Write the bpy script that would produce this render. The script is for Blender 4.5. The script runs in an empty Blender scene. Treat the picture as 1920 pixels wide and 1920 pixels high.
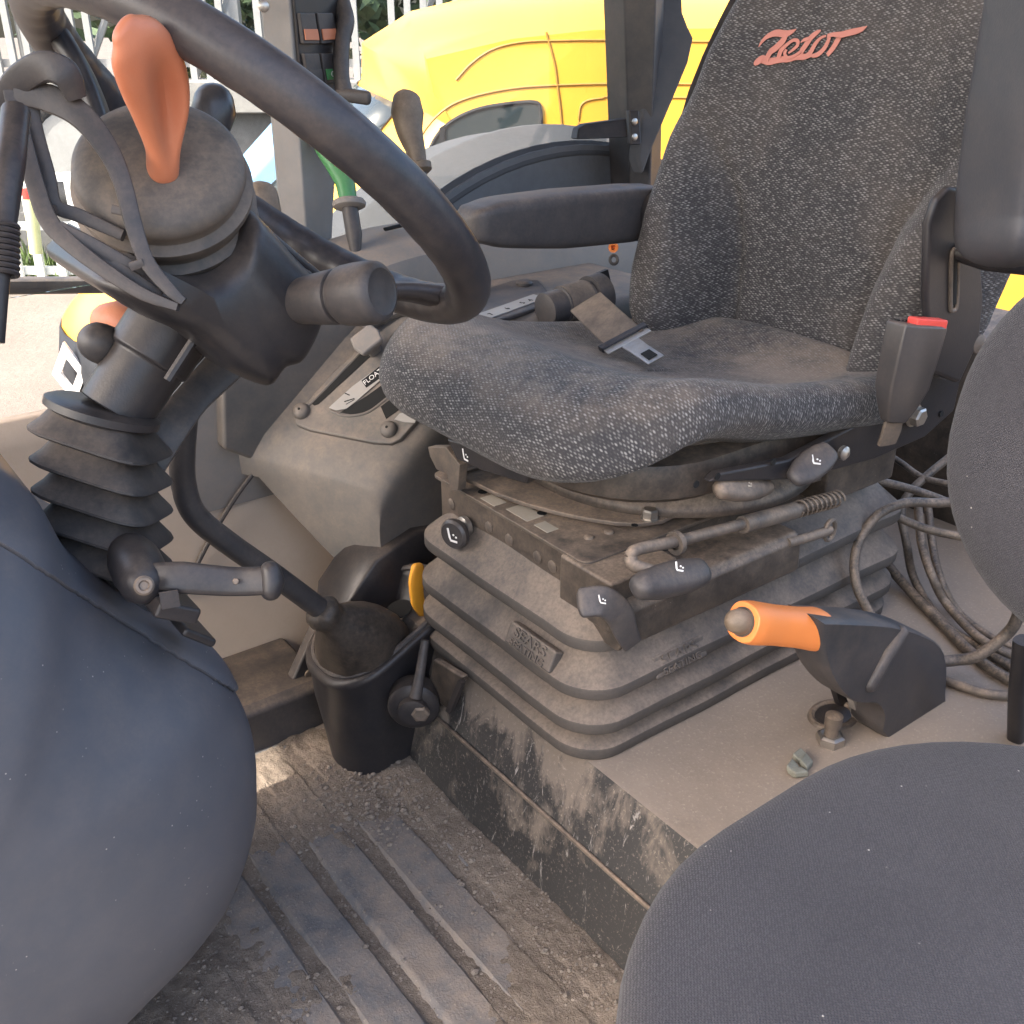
import bpy, bmesh, math, random
import numpy as np
from mathutils import Vector, noise as mnoise

# ------------------------------------------------------------------ camera, sky, sun, exposure
scn = bpy.context.scene
PITCH = math.radians(26.0); FPX = 1925.0; CZ = 1.9
cam_d = bpy.data.cameras.new('camera'); cam = bpy.data.objects.new('camera', cam_d)
scn.collection.objects.link(cam); scn.camera = cam
cam.location = (0, 0, CZ); cam.rotation_euler = (math.pi/2 - PITCH, 0, 0)
cam_d.sensor_width = 36; cam_d.sensor_fit = 'HORIZONTAL'; cam_d.lens = 36*FPX/1920
cam_d.clip_start = 0.02; cam_d.clip_end = 500
SUN_FROM = Vector((-0.58, -0.36, 0.73)).normalized()
w = bpy.data.worlds.new('World'); scn.world = w; w.use_nodes = True
nt = w.node_tree; bg = nt.nodes['Background']; sky = nt.nodes.new('ShaderNodeTexSky')
sky.sky_type = 'NISHITA'; sky.sun_disc = False
sky.sun_elevation = math.asin(SUN_FROM.z); sky.sun_rotation = math.atan2(SUN_FROM.x, SUN_FROM.y)
sky.dust_density = 5.0; sky.air_density = 1.0; sky.ozone_density = 0.4
nt.links.new(sky.outputs[0], bg.inputs[0]); bg.inputs[1].default_value = 0.15
sd = bpy.data.lights.new('sun', 'SUN'); sd.energy = 2.0; sd.angle = math.radians(0.5); sd.color = (1, .93, .83)
sun = bpy.data.objects.new('sun', sd); scn.collection.objects.link(sun)
sun.rotation_euler = SUN_FROM.to_track_quat('Z', 'Y').to_euler()
scn.view_settings.view_transform = 'Standard'; scn.view_settings.look = 'None'
scn.view_settings.exposure = 2.48; scn.view_settings.gamma = 1.0

# ------------------------------------------------------------------ frames: world (camera looks along +y) and the tractor's own axes
RT = np.array([1., 0, 0]); UP = np.array([0, math.sin(PITCH), math.cos(PITCH)]); FW = np.array([0, math.cos(PITCH), -math.sin(PITCH)])
CAM = np.array([0, 0, CZ])
AZ = math.radians(53)
ER = np.array([math.sin(AZ), math.cos(AZ), 0]); ES = np.array([-math.cos(AZ), math.sin(AZ), 0]); EZ = np.array([0, 0, 1.])
ORG = np.array([0.08362894, 0.91699334, 0.95])      # cab floor below the near corner of the seat base
def T(r, s, z): return ORG + r*ER + s*ES + z*EZ      # rearwards, to the tractor's right, up from the cab floor
def ray(x, y): return RT*(x-960)/FPX - UP*(y-960)/FPX + FW
def P(x, y, d): return CAM + ray(x, y)*d             # a photo point at a measured distance
def S(x, y, **k):                                    # a photo point on one plane of the tractor
    (key, v), = k.items(); q = ray(x, y)
    n = {'r': ER, 's': ES, 'z': EZ}[key]
    return CAM + q*((v - (CAM-ORG) @ n)/(q @ n))
def iT(p): v = np.array(p)-ORG; return np.array([v @ ER, v @ ES, v[2]])
def W(x, y, Y): q = ray(x, y); return CAM + q*(Y/q[1])   # a photo point on an outdoor plane Y metres off
def nrm(v): v = np.array(v, float); return v/np.linalg.norm(v)

# ------------------------------------------------------------------ geometry helpers
class G:
    def __init__(s): s.v = []; s.f = []
    def add(s, vs, fs):
        o = len(s.v); s.v += [tuple(map(float, p)) for p in vs]; s.f += [tuple(i+o for i in f) for f in fs]; return s
    def __iadd__(s, g): s.add(g.v, g.f); return s
def loft(rings, c0=True, c1=True, closed=True):
    g = G(); n = len(rings[0]); vs = [p for r in rings for p in r]; fs = []
    for i in range(len(rings)-1):
        for j in range(n if closed else n-1):
            k = (j+1) % n
            fs.append((i*n+j, i*n+k, (i+1)*n+k, (i+1)*n+j))
    if c0: fs.append(tuple(range(n))[::-1])
    if c1: fs.append(tuple(range((len(rings)-1)*n, len(rings)*n)))
    return g.add(vs, fs)
def prism(pts, vec):
    pts = [np.array(p) for p in pts]; return loft([pts, [p+np.array(vec) for p in pts]])
def boxax(c, e1, e2, e3):
    c, e1, e2, e3 = map(np.array, (c, e1, e2, e3))
    return prism([c-e1-e2-e3, c+e1-e2-e3, c+e1+e2-e3, c-e1+e2-e3], 2*e3)
def tbox(r0, r1, s0, s1, z0, z1):
    return prism([T(r0, s0, z0), T(r1, s0, z0), T(r1, s1, z0), T(r0, s1, z0)], (0, 0, z1-z0))
def cr(pts, n=8):
    p = [np.array(q, float) for q in pts]; p = [2*p[0]-p[1]] + p + [2*p[-1]-p[-2]]; out = []
    for i in range(1, len(p)-2):
        for k in range(n):
            t = k/n; a, b, c, d = p[i-1:i+3]
            out.append(.5*((2*b)+(c-a)*t+(2*a-5*b+4*c-d)*t*t+(3*b-a-3*c+d)*t**3))
    return out+[p[-2]]
def lerpw(ws, n):
    ws = np.atleast_1d(np.array(ws, float))
    return np.interp(np.linspace(0, 1, n), np.linspace(0, 1, len(ws)), ws) if len(ws) > 1 else np.full(n, ws[0])
def sweep(pts, wd, hd=None, up=(0, 0, 1), n=14, e=2.0, caps=True, dent=None, rnd=False):
    """a section of half widths wd (sideways) and hd (along up) carried along pts"""
    m = len(pts); pts = [np.array(p, float) for p in pts]
    wd = lerpw(wd, m) if np.size(wd) != m else np.array(wd, float)
    hd = wd if hd is None else (lerpw(hd, m) if np.size(hd) != m else np.array(hd, float))
    dn = lerpw(dent, m) if dent is not None else np.zeros(m)
    rings = []; up = nrm(up); u = up
    tn = [nrm(pts[min(i+1, m-1)]-pts[max(i-1, 0)]) for i in range(m)]
    for i in range(m):
        t = tn[i]; u = (up if abs(up @ t) < .985 else u); b = nrm(np.cross(t, u)); a = np.cross(b, t)
        ring = []
        for k in range(n):
            th = 2*math.pi*k/n; c, s_ = math.cos(th), math.sin(th)
            x = abs(c)**(2/e)*math.copysign(1, c); y = abs(s_)**(2/e)*math.copysign(1, s_)
            yy = y*hd[i]
            if s_ > 0: yy -= dn[i]*math.exp(-((x-.22)/.40)**2)
            ring.append(pts[i]+b*x*wd[i]+a*yy)
        rings.append(ring)
    if rnd:
        def cap(i, sg):
            out = []
            h = min(wd[i], hd[i])
            for f in (.35, .65, .85, .97):
                k = math.sqrt(1-f*f); out.append([pts[i]+sg*tn[i]*h*f+(q-pts[i])*k for q in rings[i]])
            return out
        rings = cap(0, -1)[::-1]+rings+cap(m-1, 1)
    return loft(rings, caps, caps)
def torus(pts, rad, n=14, up=(0, 0, 1)):
    m = len(pts); rings = []
    for i in range(m):
        t = nrm(pts[(i+1) % m]-pts[i-1]); b = nrm(np.cross(t, up)); a = np.cross(b, t)
        rings.append([pts[i]+rad*(math.cos(2*math.pi*k/n)*b+math.sin(2*math.pi*k/n)*a) for k in range(n)])
    return loft(rings+[rings[0]], False, False)
def perp(ax):
    ax = nrm(ax); a = np.cross(ax, (0, 0, 1) if abs(ax[2]) < .9 else (1, 0, 0)); a = nrm(a); return a, np.cross(ax, a)
def lathe(p0, ax, prof, n=28, caps=True, sq=None):
    p0 = np.array(p0); ax = nrm(ax); a, b = perp(ax)
    return loft([[p0+ax*t+rd*(math.cos(2*math.pi*k/n)*a+math.sin(2*math.pi*k/n)*b) for k in range(n)] for t, rd in prof], caps, caps)
def rrect(r0, r1, s0, s1, rad, k=6, m=4):
    """rounded rectangle in (r, s), constant point count"""
    rad = max(min(rad, (r1-r0)/2-1e-4, (s1-s0)/2-1e-4), 1e-4); out = []
    cs = [(r1-rad, s1-rad, 0), (r0+rad, s1-rad, 90), (r0+rad, s0+rad, 180), (r1-rad, s0+rad, 270)]
    arcs = [[(cx+rad*math.cos(math.radians(a0+90*i/k)), cy+rad*math.sin(math.radians(a0+90*i/k))) for i in range(k+1)] for cx, cy, a0 in cs]
    for i in range(4):
        out += arcs[i]; q, p = arcs[(i+1) % 4][0], arcs[i][-1]
        out += [(p[0]+(q[0]-p[0])*j/m, p[1]+(q[1]-p[1])*j/m) for j in range(1, m)]
    return out
def ribbon(pts, wd, nv, th=.0006):
    pts = [np.array(p, float) for p in pts]; nv = nrm(nv); wd = lerpw(wd, len(pts)); L = []; R = []
    for i, p in enumerate(pts):
        t = nrm(pts[min(i+1, len(pts)-1)]-pts[max(i-1, 0)]); b = nrm(np.cross(nv, t)); L.append(p+b*wd[i]/2); R.append(p-b*wd[i]/2)
    return loft([[l, r, r+nv*th, l+nv*th] for l, r in zip(L, R)])

# ------------------------------------------------------------------ object helpers
COL = scn.collection; LOC = {}
def mk(name, g, m, parent=None, smooth=40, bevel=0, seg=2, sub=0, kind=None, label=None, solid=0):
    base = LOC[parent.name] if parent is not None else np.mean(np.array(g.v), axis=0)
    me = bpy.data.meshes.new(name); me.from_pydata([tuple(np.array(p)-base) for p in g.v], [], g.f)
    bm = bmesh.new(); bm.from_mesh(me); bmesh.ops.recalc_face_normals(bm, faces=bm.faces)
    bm.to_mesh(me); bm.free()
    o = bpy.data.objects.new(name, me); COL.objects.link(o); LOC[o.name] = base
    if parent is not None: o.parent = parent
    else: o.location = base
    me.materials.append(m)
    if smooth: me.shade_smooth(); me.set_sharp_from_angle(angle=math.radians(smooth))
    if solid: md = o.modifiers.new('solid', 'SOLIDIFY'); md.thickness = solid; md.offset = -1
    if sub: md = o.modifiers.new('sub', 'SUBSURF'); md.levels = md.render_levels = sub
    if bevel:
        md = o.modifiers.new('bevel', 'BEVEL'); md.width = bevel; md.segments = seg; md.limit_method = 'ANGLE'; md.angle_limit = math.radians(35)
        md.harden_normals = True
    if kind: o['kind'] = kind
    if label: o['label'] = label
    return o
def tag(o, label, cat, group=None):
    o['label'] = label; o['category'] = cat
    if group: o['group'] = group
    return o
def thing(name, label, cat, loc, group=None):
    o = bpy.data.objects.new(name, None); COL.objects.link(o); o.empty_display_size = .05
    o.location = tuple(loc); LOC[o.name] = np.array(loc, float); return tag(o, label, cat, group)
def text_obj(name, s, org, xd, yd, size, m, parent, th=.0004, align='LEFT', wscale=1.0):
    c = bpy.data.curves.new('t', 'FONT'); c.body = s; c.size = 1; c.extrude = 0; c.align_x = align
    t = bpy.data.objects.new('t', c); COL.objects.link(t)
    dg = bpy.context.evaluated_depsgraph_get(); me0 = bpy.data.meshes.new_from_object(t.evaluated_get(dg))
    xd, yd = nrm(xd), nrm(yd); nz = np.cross(xd, yd); g = G()
    vs = [np.array(org)+xd*v.co.x*size*wscale+yd*v.co.y*size+nz*th for v in me0.vertices]
    g.add(vs, [tuple(p.vertices) for p in me0.polygons])
    bpy.data.objects.remove(t); bpy.data.curves.remove(c); bpy.data.meshes.remove(me0)
    return mk(name, g, m, parent, smooth=0, solid=max(th, .0004))

# ------------------------------------------------------------------ materials
DUST = (.40, .295, .21)
def node(t, kind, **kw):
    n = t.nodes.new(kind)
    for k, v in kw.items():
        if k in n.inputs.keys() if isinstance(k, str) else False: n.inputs[k].default_value = v
        else: setattr(n, k, v)
    return n
def mapr(t, val, a, b, c=0, d=1):
    n = t.nodes.new('ShaderNodeMapRange'); n.clamp = True
    t.links.new(val, n.inputs[0]); n.inputs[1].default_value = a; n.inputs[2].default_value = b; n.inputs[3].default_value = c; n.inputs[4].default_value = d
    return n.outputs[0]
def mth(t, op, a, b=None):
    n = t.nodes.new('ShaderNodeMath'); n.operation = op
    for i, x in enumerate((a, b)):
        if x is None: continue
        if isinstance(x, (int, float)): n.inputs[i].default_value = x
        else: t.links.new(x, n.inputs[i])
    return n.outputs[0]
def mixc(t, f, a, b, mode='MIX'):
    n = t.nodes.new('ShaderNodeMix'); n.data_type = 'RGBA'; n.blend_type = mode
    if isinstance(f, (int, float)): n.inputs[0].default_value = f
    else: t.links.new(f, n.inputs[0])
    for i, x in ((6, a), (7, b)):
        if isinstance(x, tuple): n.inputs[i].default_value = (*x, 1)
        else: t.links.new(x, n.inputs[i])
    return n.outputs[2]
def noi(t, vec, scale, detail=4, rough=.55, dist=0):
    n = t.nodes.new('ShaderNodeTexNoise'); n.inputs['Scale'].default_value = scale; n.inputs['Detail'].default_value = detail
    n.inputs['Roughness'].default_value = rough; n.inputs['Distortion'].default_value = dist
    if vec is not None: t.links.new(vec, n.inputs['Vector'])
    return n.outputs[0]
def newmat(name):
    m = bpy.data.materials.new(name); m.use_nodes = True; t = m.node_tree; b = t.nodes['Principled BSDF']
    g = t.nodes.new('ShaderNodeNewGeometry'); return m, t, b, g
def wpos(t, g, scale=(1, 1, 1)):
    n = t.nodes.new('ShaderNodeMapping'); t.links.new(g.outputs['Position'], n.inputs[0])
    n.inputs['Rotation'].default_value = (0, 0, AZ-math.pi/2); n.inputs['Scale'].default_value = scale; return n.outputs[0]
def bump(t, b, h, strength=.3, dist=.001):
    n = t.nodes.new('ShaderNodeBump'); n.inputs['Strength'].default_value = strength; n.inputs['Distance'].default_value = dist
    t.links.new(h, n.inputs['Height']); t.links.new(n.outputs[0], b.inputs['Normal']); return n
def plastic(name, col, rough=.55, dust=.35, up=.4, var=.25, grain=600, gs=.15, big=5, spots=0, dustcol=DUST, spec=.4, metal=0):
    """base colour with large soft wear, dust that lies on upward faces and in patches, a fine moulded grain"""
    m, t, b, g = newmat(name); p = wpos(t, g)
    n1 = noi(t, p, big, 6, .6, .3); n2 = noi(t, p, big*7, 5, .65); n3 = noi(t, p, 240, 2, .7)
    c = mixc(t, mapr(t, n1, .3, .7), tuple(x*(1-var) for x in col), tuple(min(1, x*(1+var)) for x in col))
    sx = t.nodes.new('ShaderNodeSeparateXYZ'); t.links.new(g.outputs['Normal'], sx.inputs[0])
    upf = mapr(t, sx.outputs[2], .1, .95, 0, up)
    pat = mth(t, 'ADD', mapr(t, n1, .35, .68, 0, .6), mapr(t, n2, .35, .7, 0, .5))
    d = mth(t, 'MULTIPLY', pat, mth(t, 'ADD', upf, dust*.55))
    d = mth(t, 'MULTIPLY', d, mapr(t, n3, .3, .65, .65, 1.1)); d = mth(t, 'MINIMUM', d, .93)
    c = mixc(t, d, c, dustcol)
    if spots:
        v = t.nodes.new('ShaderNodeTexVoronoi'); v.inputs['Scale'].default_value = 130; t.links.new(p, v.inputs['Vector'])
        sp = mth(t, 'MULTIPLY', mapr(t, v.outputs['Distance'], .04, .10, 1, 0), mapr(t, noi(t, p, 22, 2), .55, .62))
        c = mixc(t, mth(t, 'MULTIPLY', sp, spots), c, (.55, .5, .44))
    t.links.new(c, b.inputs['Base Color'])
    t.links.new(mth(t, 'ADD', mth(t, 'MULTIPLY', d, .9-rough), rough+(-.02)), b.inputs['Roughness'])
    b.inputs['Specular IOR Level'].default_value = spec; b.inputs['Metallic'].default_value = metal
    if gs: bump(t, b, mth(t, 'ADD', noi(t, p, grain, 2, .6), mth(t, 'MULTIPLY', n2, .6)), gs, .0008)
    return m
M = {}
M['black'] = plastic('black plastic', (.013, .014, .018), .40, .10, .15)
M['wheel'] = plastic('wheel rubber', (.022, .0235, .030), .38, .42, .16, big=6, gs=.12, dustcol=(.24, .18, .14))
M['charcoal'] = plastic('charcoal plastic', (.032, .033, .038), .47, .24, .28)
M['dash'] = plastic('dash plastic', (.076, .082, .098), .5, .18, .16, var=.14, big=3.5, spots=.7, grain=900, gs=.10)
M['grey'] = plastic('grey console plastic', (.098, .096, .093), .55, .42, .45, var=.12, spots=.12)
M['lining'] = plastic('grey lining plastic', (.20, .19, .18), .6, .5, .5, var=.15)
M['tan'] = plastic('tan panel plastic', (.54, .44, .345), .68, .45, .3, var=.12)
M['rubber'] = plastic('bellows rubber', (.050, .047, .045), .62, .38, 1.15, var=.15, big=3.5, grain=300, gs=.25, dustcol=(.262, .203, .155))
M['gaiter'] = plastic('gaiter rubber', (.020, .0195, .021), .6, .12, .22, big=8)
M['boot'] = plastic('boot rubber', (.072, .066, .061), .6, .42, .35, big=10)
M['leather'] = plastic('boot leather', (.022, .019, .017), .48, .30, .25, big=14, gs=.35, grain=220)
M['metal'] = plastic('black painted steel', (.022, .021, .021), .4, .5, .7, big=7, spots=.3)
M['dmetal'] = plastic('dusty steel', (.085, .075, .068), .5, .7, .8, big=9, metal=.3)
M['steel'] = plastic('bare steel', (.45, .43, .40), .3, .35, .3, big=20, metal=.9, gs=.05)
M['paint'] = plastic('grey door paint', (.20, .20, .20), .45, .3, .3)
M['pillar'] = plastic('pillar plastic', (.21, .205, .20), .55, .4, .3)
M['riser'] = None
M['fender'] = plastic('fender plastic', (.075, .076, .08), .8, .12, .06, var=.12, spec=.15)
M['armpad'] = plastic('armrest vinyl', (.040, .043, .052), .45, .12, .15, var=.1, grain=500, gs=.2)
M['orange'] = plastic('orange rubber', (.80, .235, .055), .5, .12, .12, var=.08, dustcol=(.5, .35, .22))
M['lever_orange'] = plastic('faded orange plastic', (.52, .175, .09), .42, .3, .25, var=.12, dustcol=(.5, .33, .22))
M['amber'] = plastic('yellow orange paint', (.85, .36, .03), .45, .1, .1)
M['green'] = plastic('green plastic', (.05, .22, .075), .4, .15, .2)
M['brownknob'] = plastic('brown dusty knob', (.10, .075, .052), .5, .5, .5)
M['knob'] = plastic('black knob', (.03, .03, .033), .3, .12, .2)
M['red'] = plastic('red plastic', (.55, .045, .035), .4, .1, .1)
M['white'] = plastic('white print', (.75, .73, .70), .6, .1, .0, gs=0)
M['label'] = plastic('label film', (.33, .325, .31), .5, .3, .3, gs=0)
M['sticker'] = plastic('paper sticker', (.45, .40, .32), .7, .4, .3, gs=0)
M['ink_hollow'] = plastic('dark print and hollow shade', (.006, .006, .006), .8, .0, .0, gs=0)  # printed marks, and shade painted flat inside slots and holes
M['logo'] = plastic('faded embroidery', (.50, .19, .145), .8, .25, .0, var=.15, grain=500, gs=.4)
M['webbing'] = plastic('belt webbing', (.085, .070, .060), .85, .4, .4, grain=900, gs=.5)
M['hose'] = plastic('black hose', (.035, .034, .034), .4, .55, .6, big=40)
M['glassy'] = None

def fabric_fleck(name):
    m, t, b, g = newmat(name)
    tc = t.nodes.new('ShaderNodeTexCoord'); mp = t.nodes.new('ShaderNodeMapping'); t.links.new(tc.outputs['UV'], mp.inputs[0])
    p = mp.outputs[0]; wp = wpos(t, g)
    # diagonal rows of short light threads
    mp2 = t.nodes.new('ShaderNodeMapping'); t.links.new(p, mp2.inputs[0]); mp2.inputs['Rotation'].default_value = (0, 0, .62); mp2.inputs['Scale'].default_value = (170, 430, 1)
    v = t.nodes.new('ShaderNodeTexVoronoi'); v.inputs['Scale'].default_value = 1; v.inputs['Randomness'].default_value = .4; t.links.new(mp2.outputs[0], v.inputs['Vector'])
    sc = t.nodes.new('ShaderNodeSeparateColor'); t.links.new(v.outputs['Color'], sc.inputs[0])
    core = mapr(t, v.outputs['Distance'], .16, .48, 1, 0)
    fl = mth(t, 'MULTIPLY', core, mapr(t, sc.outputs[0], .0, .85, .05, .9))
    mp3 = t.nodes.new('ShaderNodeMapping'); t.links.new(p, mp3.inputs[0]); mp3.inputs['Scale'].default_value = (330, 330, 1)
    v2 = t.nodes.new('ShaderNodeTexVoronoi'); v2.inputs['Scale'].default_value = 1; v2.inputs['Randomness'].default_value = .4; t.links.new(mp3.outputs[0], v2.inputs['Vector'])
    n1 = noi(t, wp, 6, 5, .6); n2 = noi(t, wp, 60, 3, .6)
    base = mixc(t, mapr(t, n1, .3, .7), (.034, .033, .036), (.054, .050, .049))
    c = mixc(t, mth(t, 'MULTIPLY', fl, .75), base, (.36, .345, .325))
    sx = t.nodes.new('ShaderNodeSeparateXYZ'); t.links.new(g.outputs['Normal'], sx.inputs[0])
    d = mth(t, 'MULTIPLY', mapr(t, sx.outputs[2], .60, 1, 0, .55), mapr(t, mth(t, 'ADD', mth(t, 'MULTIPLY', n1, .7), mth(t, 'MULTIPLY', n2, .3)), .36, .58))
    d = mth(t, 'ADD', d, mapr(t, n1, .45, .75, 0, .12))
    c = mixc(t, d, c, (.30, .235, .18)); t.links.new(c, b.inputs['Base Color'])
    b.inputs['Roughness'].default_value = .85; b.inputs['Specular IOR Level'].default_value = .25
    b.inputs['Sheen Weight'].default_value = .10; b.inputs['Sheen Roughness'].default_value = .4
    bump(t, b, mth(t, 'ADD', mth(t, 'MULTIPLY', core, .6), mapr(t, v2.outputs['Distance'], 0, .6, 1, 0)), .55, .0012)
    return m
M['fleck'] = fabric_fleck('black fabric with light flecks')
def fabric_plain(name):
    m, t, b, g = newmat(name); tc = t.nodes.new('ShaderNodeTexCoord'); p = wpos(t, g)
    mp = t.nodes.new('ShaderNodeMapping'); t.links.new(tc.outputs['UV'], mp.inputs[0]); mp.inputs['Scale'].default_value = (520, 520, 1); mp.inputs['Rotation'].default_value = (0, 0, .78)
    v = t.nodes.new('ShaderNodeTexVoronoi'); v.inputs['Scale'].default_value = 1; v.inputs['Randomness'].default_value = .35; t.links.new(mp.outputs[0], v.inputs['Vector'])
    n1 = noi(t, p, 7, 5, .6)
    k = mapr(t, v.outputs['Distance'], .15, .55, 1, 0)
    c = mixc(t, mapr(t, n1, .3, .7), (.040, .038, .043), (.060, .057, .063))
    c = mixc(t, mth(t, 'MULTIPLY', k, .45), mixc(t, .5, c, (.03, .03, .035)), mixc(t, .2, c, (.25, .235, .25)))
    vs = t.nodes.new('ShaderNodeTexVoronoi'); vs.inputs['Scale'].default_value = 90; t.links.new(p, vs.inputs['Vector'])
    sp = mth(t, 'MULTIPLY', mapr(t, vs.outputs['Distance'], .05, .09, 1, 0), mapr(t, noi(t, p, 15, 2), .56, .6))
    c = mixc(t, mth(t, 'MULTIPLY', sp, .7), c, (.6, .56, .5)); t.links.new(c, b.inputs['Base Color'])
    b.inputs['Roughness'].default_value = .9; b.inputs['Specular IOR Level'].default_value = .2; b.inputs['Sheen Weight'].default_value = .12
    bump(t, b, k, .6, .0009); return m
M['knit'] = fabric_plain('grey knitted fabric')
def floor_mat_material():
    m, t, b, g = newmat('floor mat rubber'); p = wpos(t, g)
    n1 = noi(t, p, 6, 7, .65, .4); n2 = noi(t, p, 40, 5, .7); n3 = noi(t, p, 300, 2)
    c = mixc(t, mapr(t, n1, .3, .7), (.105, .103, .106), (.18, .172, .168))
    d = mth(t, 'MULTIPLY', mapr(t, mth(t, 'ADD', mth(t, 'MULTIPLY', n1, .6), mth(t, 'MULTIPLY', n2, .4)), .43, .62), .8)
    c = mixc(t, d, c, (.30, .235, .18)); c = mixc(t, mapr(t, n3, .62, .72, 0, .5), c, (.4, .34, .28))
    t.links.new(c, b.inputs['Base Color']); b.inputs['Roughness'].default_value = .75
    bump(t, b, mth(t, 'ADD', n2, mth(t, 'MULTIPLY', n3, .7)), .5, .0025); return m
M['mat'] = floor_mat_material()
def soil_material(name, a, bcol, sc=1):
    m, t, b, g = newmat(name); p = wpos(t, g)
    n1 = noi(t, p, 9*sc, 7, .65); n2 = noi(t, p, 110*sc, 6, .75); n3 = noi(t, p, 420*sc, 3, .7)
    c = mixc(t, mapr(t, n2, .3, .7), a, bcol); c = mixc(t, mapr(t, n1, .3, .7, 0, .5), c, tuple(x*.6 for x in a))
    c = mixc(t, mapr(t, n3, .58, .72, 0, .7), c, (.42, .36, .30)); t.links.new(c, b.inputs['Base Color']); b.inputs['Roughness'].default_value = .95
    b.inputs['Specular IOR Level'].default_value = .15
    bump(t, b, mth(t, 'ADD', n2, mth(t, 'MULTIPLY', n3, .6)), .9, .004/sc); return m
M['soil'] = soil_material('loose soil', (.18, .146, .118), (.31, .252, .20))
M['pebble'] = soil_material('small stones', (.22, .18, .15), (.42, .36, .30))
def riser_material():
    m, t, b, g = newmat('dusty scuffed steel'); p = wpos(t, g); ps = wpos(t, g, (1, 1, .28)); pd = wpos(t, g, (1, .5, .9))
    n1 = noi(t, p, 4.2, 6, .6, .5); n2 = noi(t, ps, 26, 6, .7, .8); n3 = noi(t, p, 260, 3, .7); n4 = noi(t, pd, 11, 4, .6, 1.0)
    sz = t.nodes.new('ShaderNodeSeparateXYZ'); t.links.new(g.outputs['Position'], sz.inputs[0])
    low = mapr(t, sz.outputs[2], .97, 1.12, .13, 0)      # boots rub the lower half clean
    wear = mth(t, 'ADD', mth(t, 'ADD', mth(t, 'MULTIPLY', n1, .45), mth(t, 'MULTIPLY', n2, .33)), mth(t, 'ADD', mth(t, 'MULTIPLY', n4, .25), low))
    k = mapr(t, wear, .535, .60)
    c = mixc(t, k, (.185, .150, .120), (.040, .038, .037))
    c = mixc(t, mth(t, 'MULTIPLY', k, mapr(t, noi(t, ps, 45, 5, .75, 1.5), .60, .68)), c, (.34, .31, .28))
    sx = t.nodes.new('ShaderNodeSeparateXYZ'); t.links.new(g.outputs['Normal'], sx.inputs[0])
    c = mixc(t, mth(t, 'MULTIPLY', mapr(t, sx.outputs[2], .6, .95, 0, 1), mapr(t, mth(t, 'ADD', n1, mth(t, 'ADD', mth(t, 'MULTIPLY', n3, .30), mth(t, 'MULTIPLY', noi(t, p, 55, 5, .7), .35))), .60, .92, .45, .97)), c, (.265, .212, .167))
    c = mixc(t, mapr(t, n3, .58, .72, 0, .45), c, (.42, .35, .28))
    t.links.new(c, b.inputs['Base Color']); t.links.new(mapr(t, k, 0, 1, .85, .5), b.inputs['Roughness'])
    bump(t, b, mth(t, 'ADD', n3, n2), .35, .001); return m
M['riser'] = riser_material()
def simple(name, col, rough=.6, sc=8, var=.2, metal=0, bs=.2):
    m, t, b, g = newmat(name); p = wpos(t, g); n1 = noi(t, p, sc, 6, .6); n2 = noi(t, p, sc*9, 4, .6)
    c = mixc(t, mapr(t, mth(t, 'ADD', mth(t, 'MULTIPLY', n1, .6), mth(t, 'MULTIPLY', n2, .4)), .35, .65), tuple(x*(1-var) for x in col), tuple(min(1, x*(1+var)) for x in col))
    t.links.new(c, b.inputs['Base Color']); b.inputs['Roughness'].default_value = rough; b.inputs['Metallic'].default_value = metal
    if bs: bump(t, b, n2, bs, .004)
    return m
M['van'] = simple('yellow van paint', (.62, .325, .04), .32, 1.5, .04, bs=0)
M['seamdark'] = simple('dark seam', (.30, .15, .02), .6)
M['vanblack'] = simple('black bumper plastic', (.022, .024, .028), .85)
M['vanblack'].node_tree.nodes['Principled BSDF'].inputs['Specular IOR Level'].default_value = .08
M['vanblack'].node_tree.nodes['Principled BSDF'].inputs['Roughness'].default_value = .6
M['chrome'] = simple('chrome badge', (.8, .8, .8), .15, metal=1, bs=0)
M['concrete'] = simple('pale concrete', (.20, .19, .175), .85, 2.5, .2)
M['concrete2'] = simple('grey concrete panel', (.105, .102, .10), .85, 2.5, .25)
M['fence'] = simple('grey white steel bar', (.25, .245, .235), .5, 3, .12)
M['blue'] = simple('pale blue paint', (.16, .32, .50), .35, 2, .08, bs=0)
M['leaf'] = simple('green foliage', (.065, .105, .045), .6, 3, .45, bs=0)
M['bark'] = simple('bark', (.14, .11, .08), .9, 6, .3)
M['grass'] = simple('grass blades', (.10, .15, .04), .7, 3, .35, bs=0)
M['tyre'] = simple('tyre rubber', (.03, .03, .032), .8)
M['yellowpost'] = simple('pale yellow paint', (.70, .66, .30), .5, 4, .12)
M['crate'] = simple('white plastic', (.68, .68, .64), .5, 4, .1)
def ground_material():
    m, t, b, g = newmat('sandy yard'); p = g.outputs['Position']
    n1 = noi(t, p, .9, 7, .65); n2 = noi(t, p, 14, 7, .75)
    c = mixc(t, mapr(t, n1, .3, .7), (.135, .107, .086), (.19, .157, .130)); c = mixc(t, mapr(t, n2, .35, .7, 0, .5), c, (.12, .098, .08))
    t.links.new(c, b.inputs['Base Color']); b.inputs['Roughness'].default_value = .95; bump(t, b, n2, .6, .03); return m
M['ground'] = ground_material()
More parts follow.
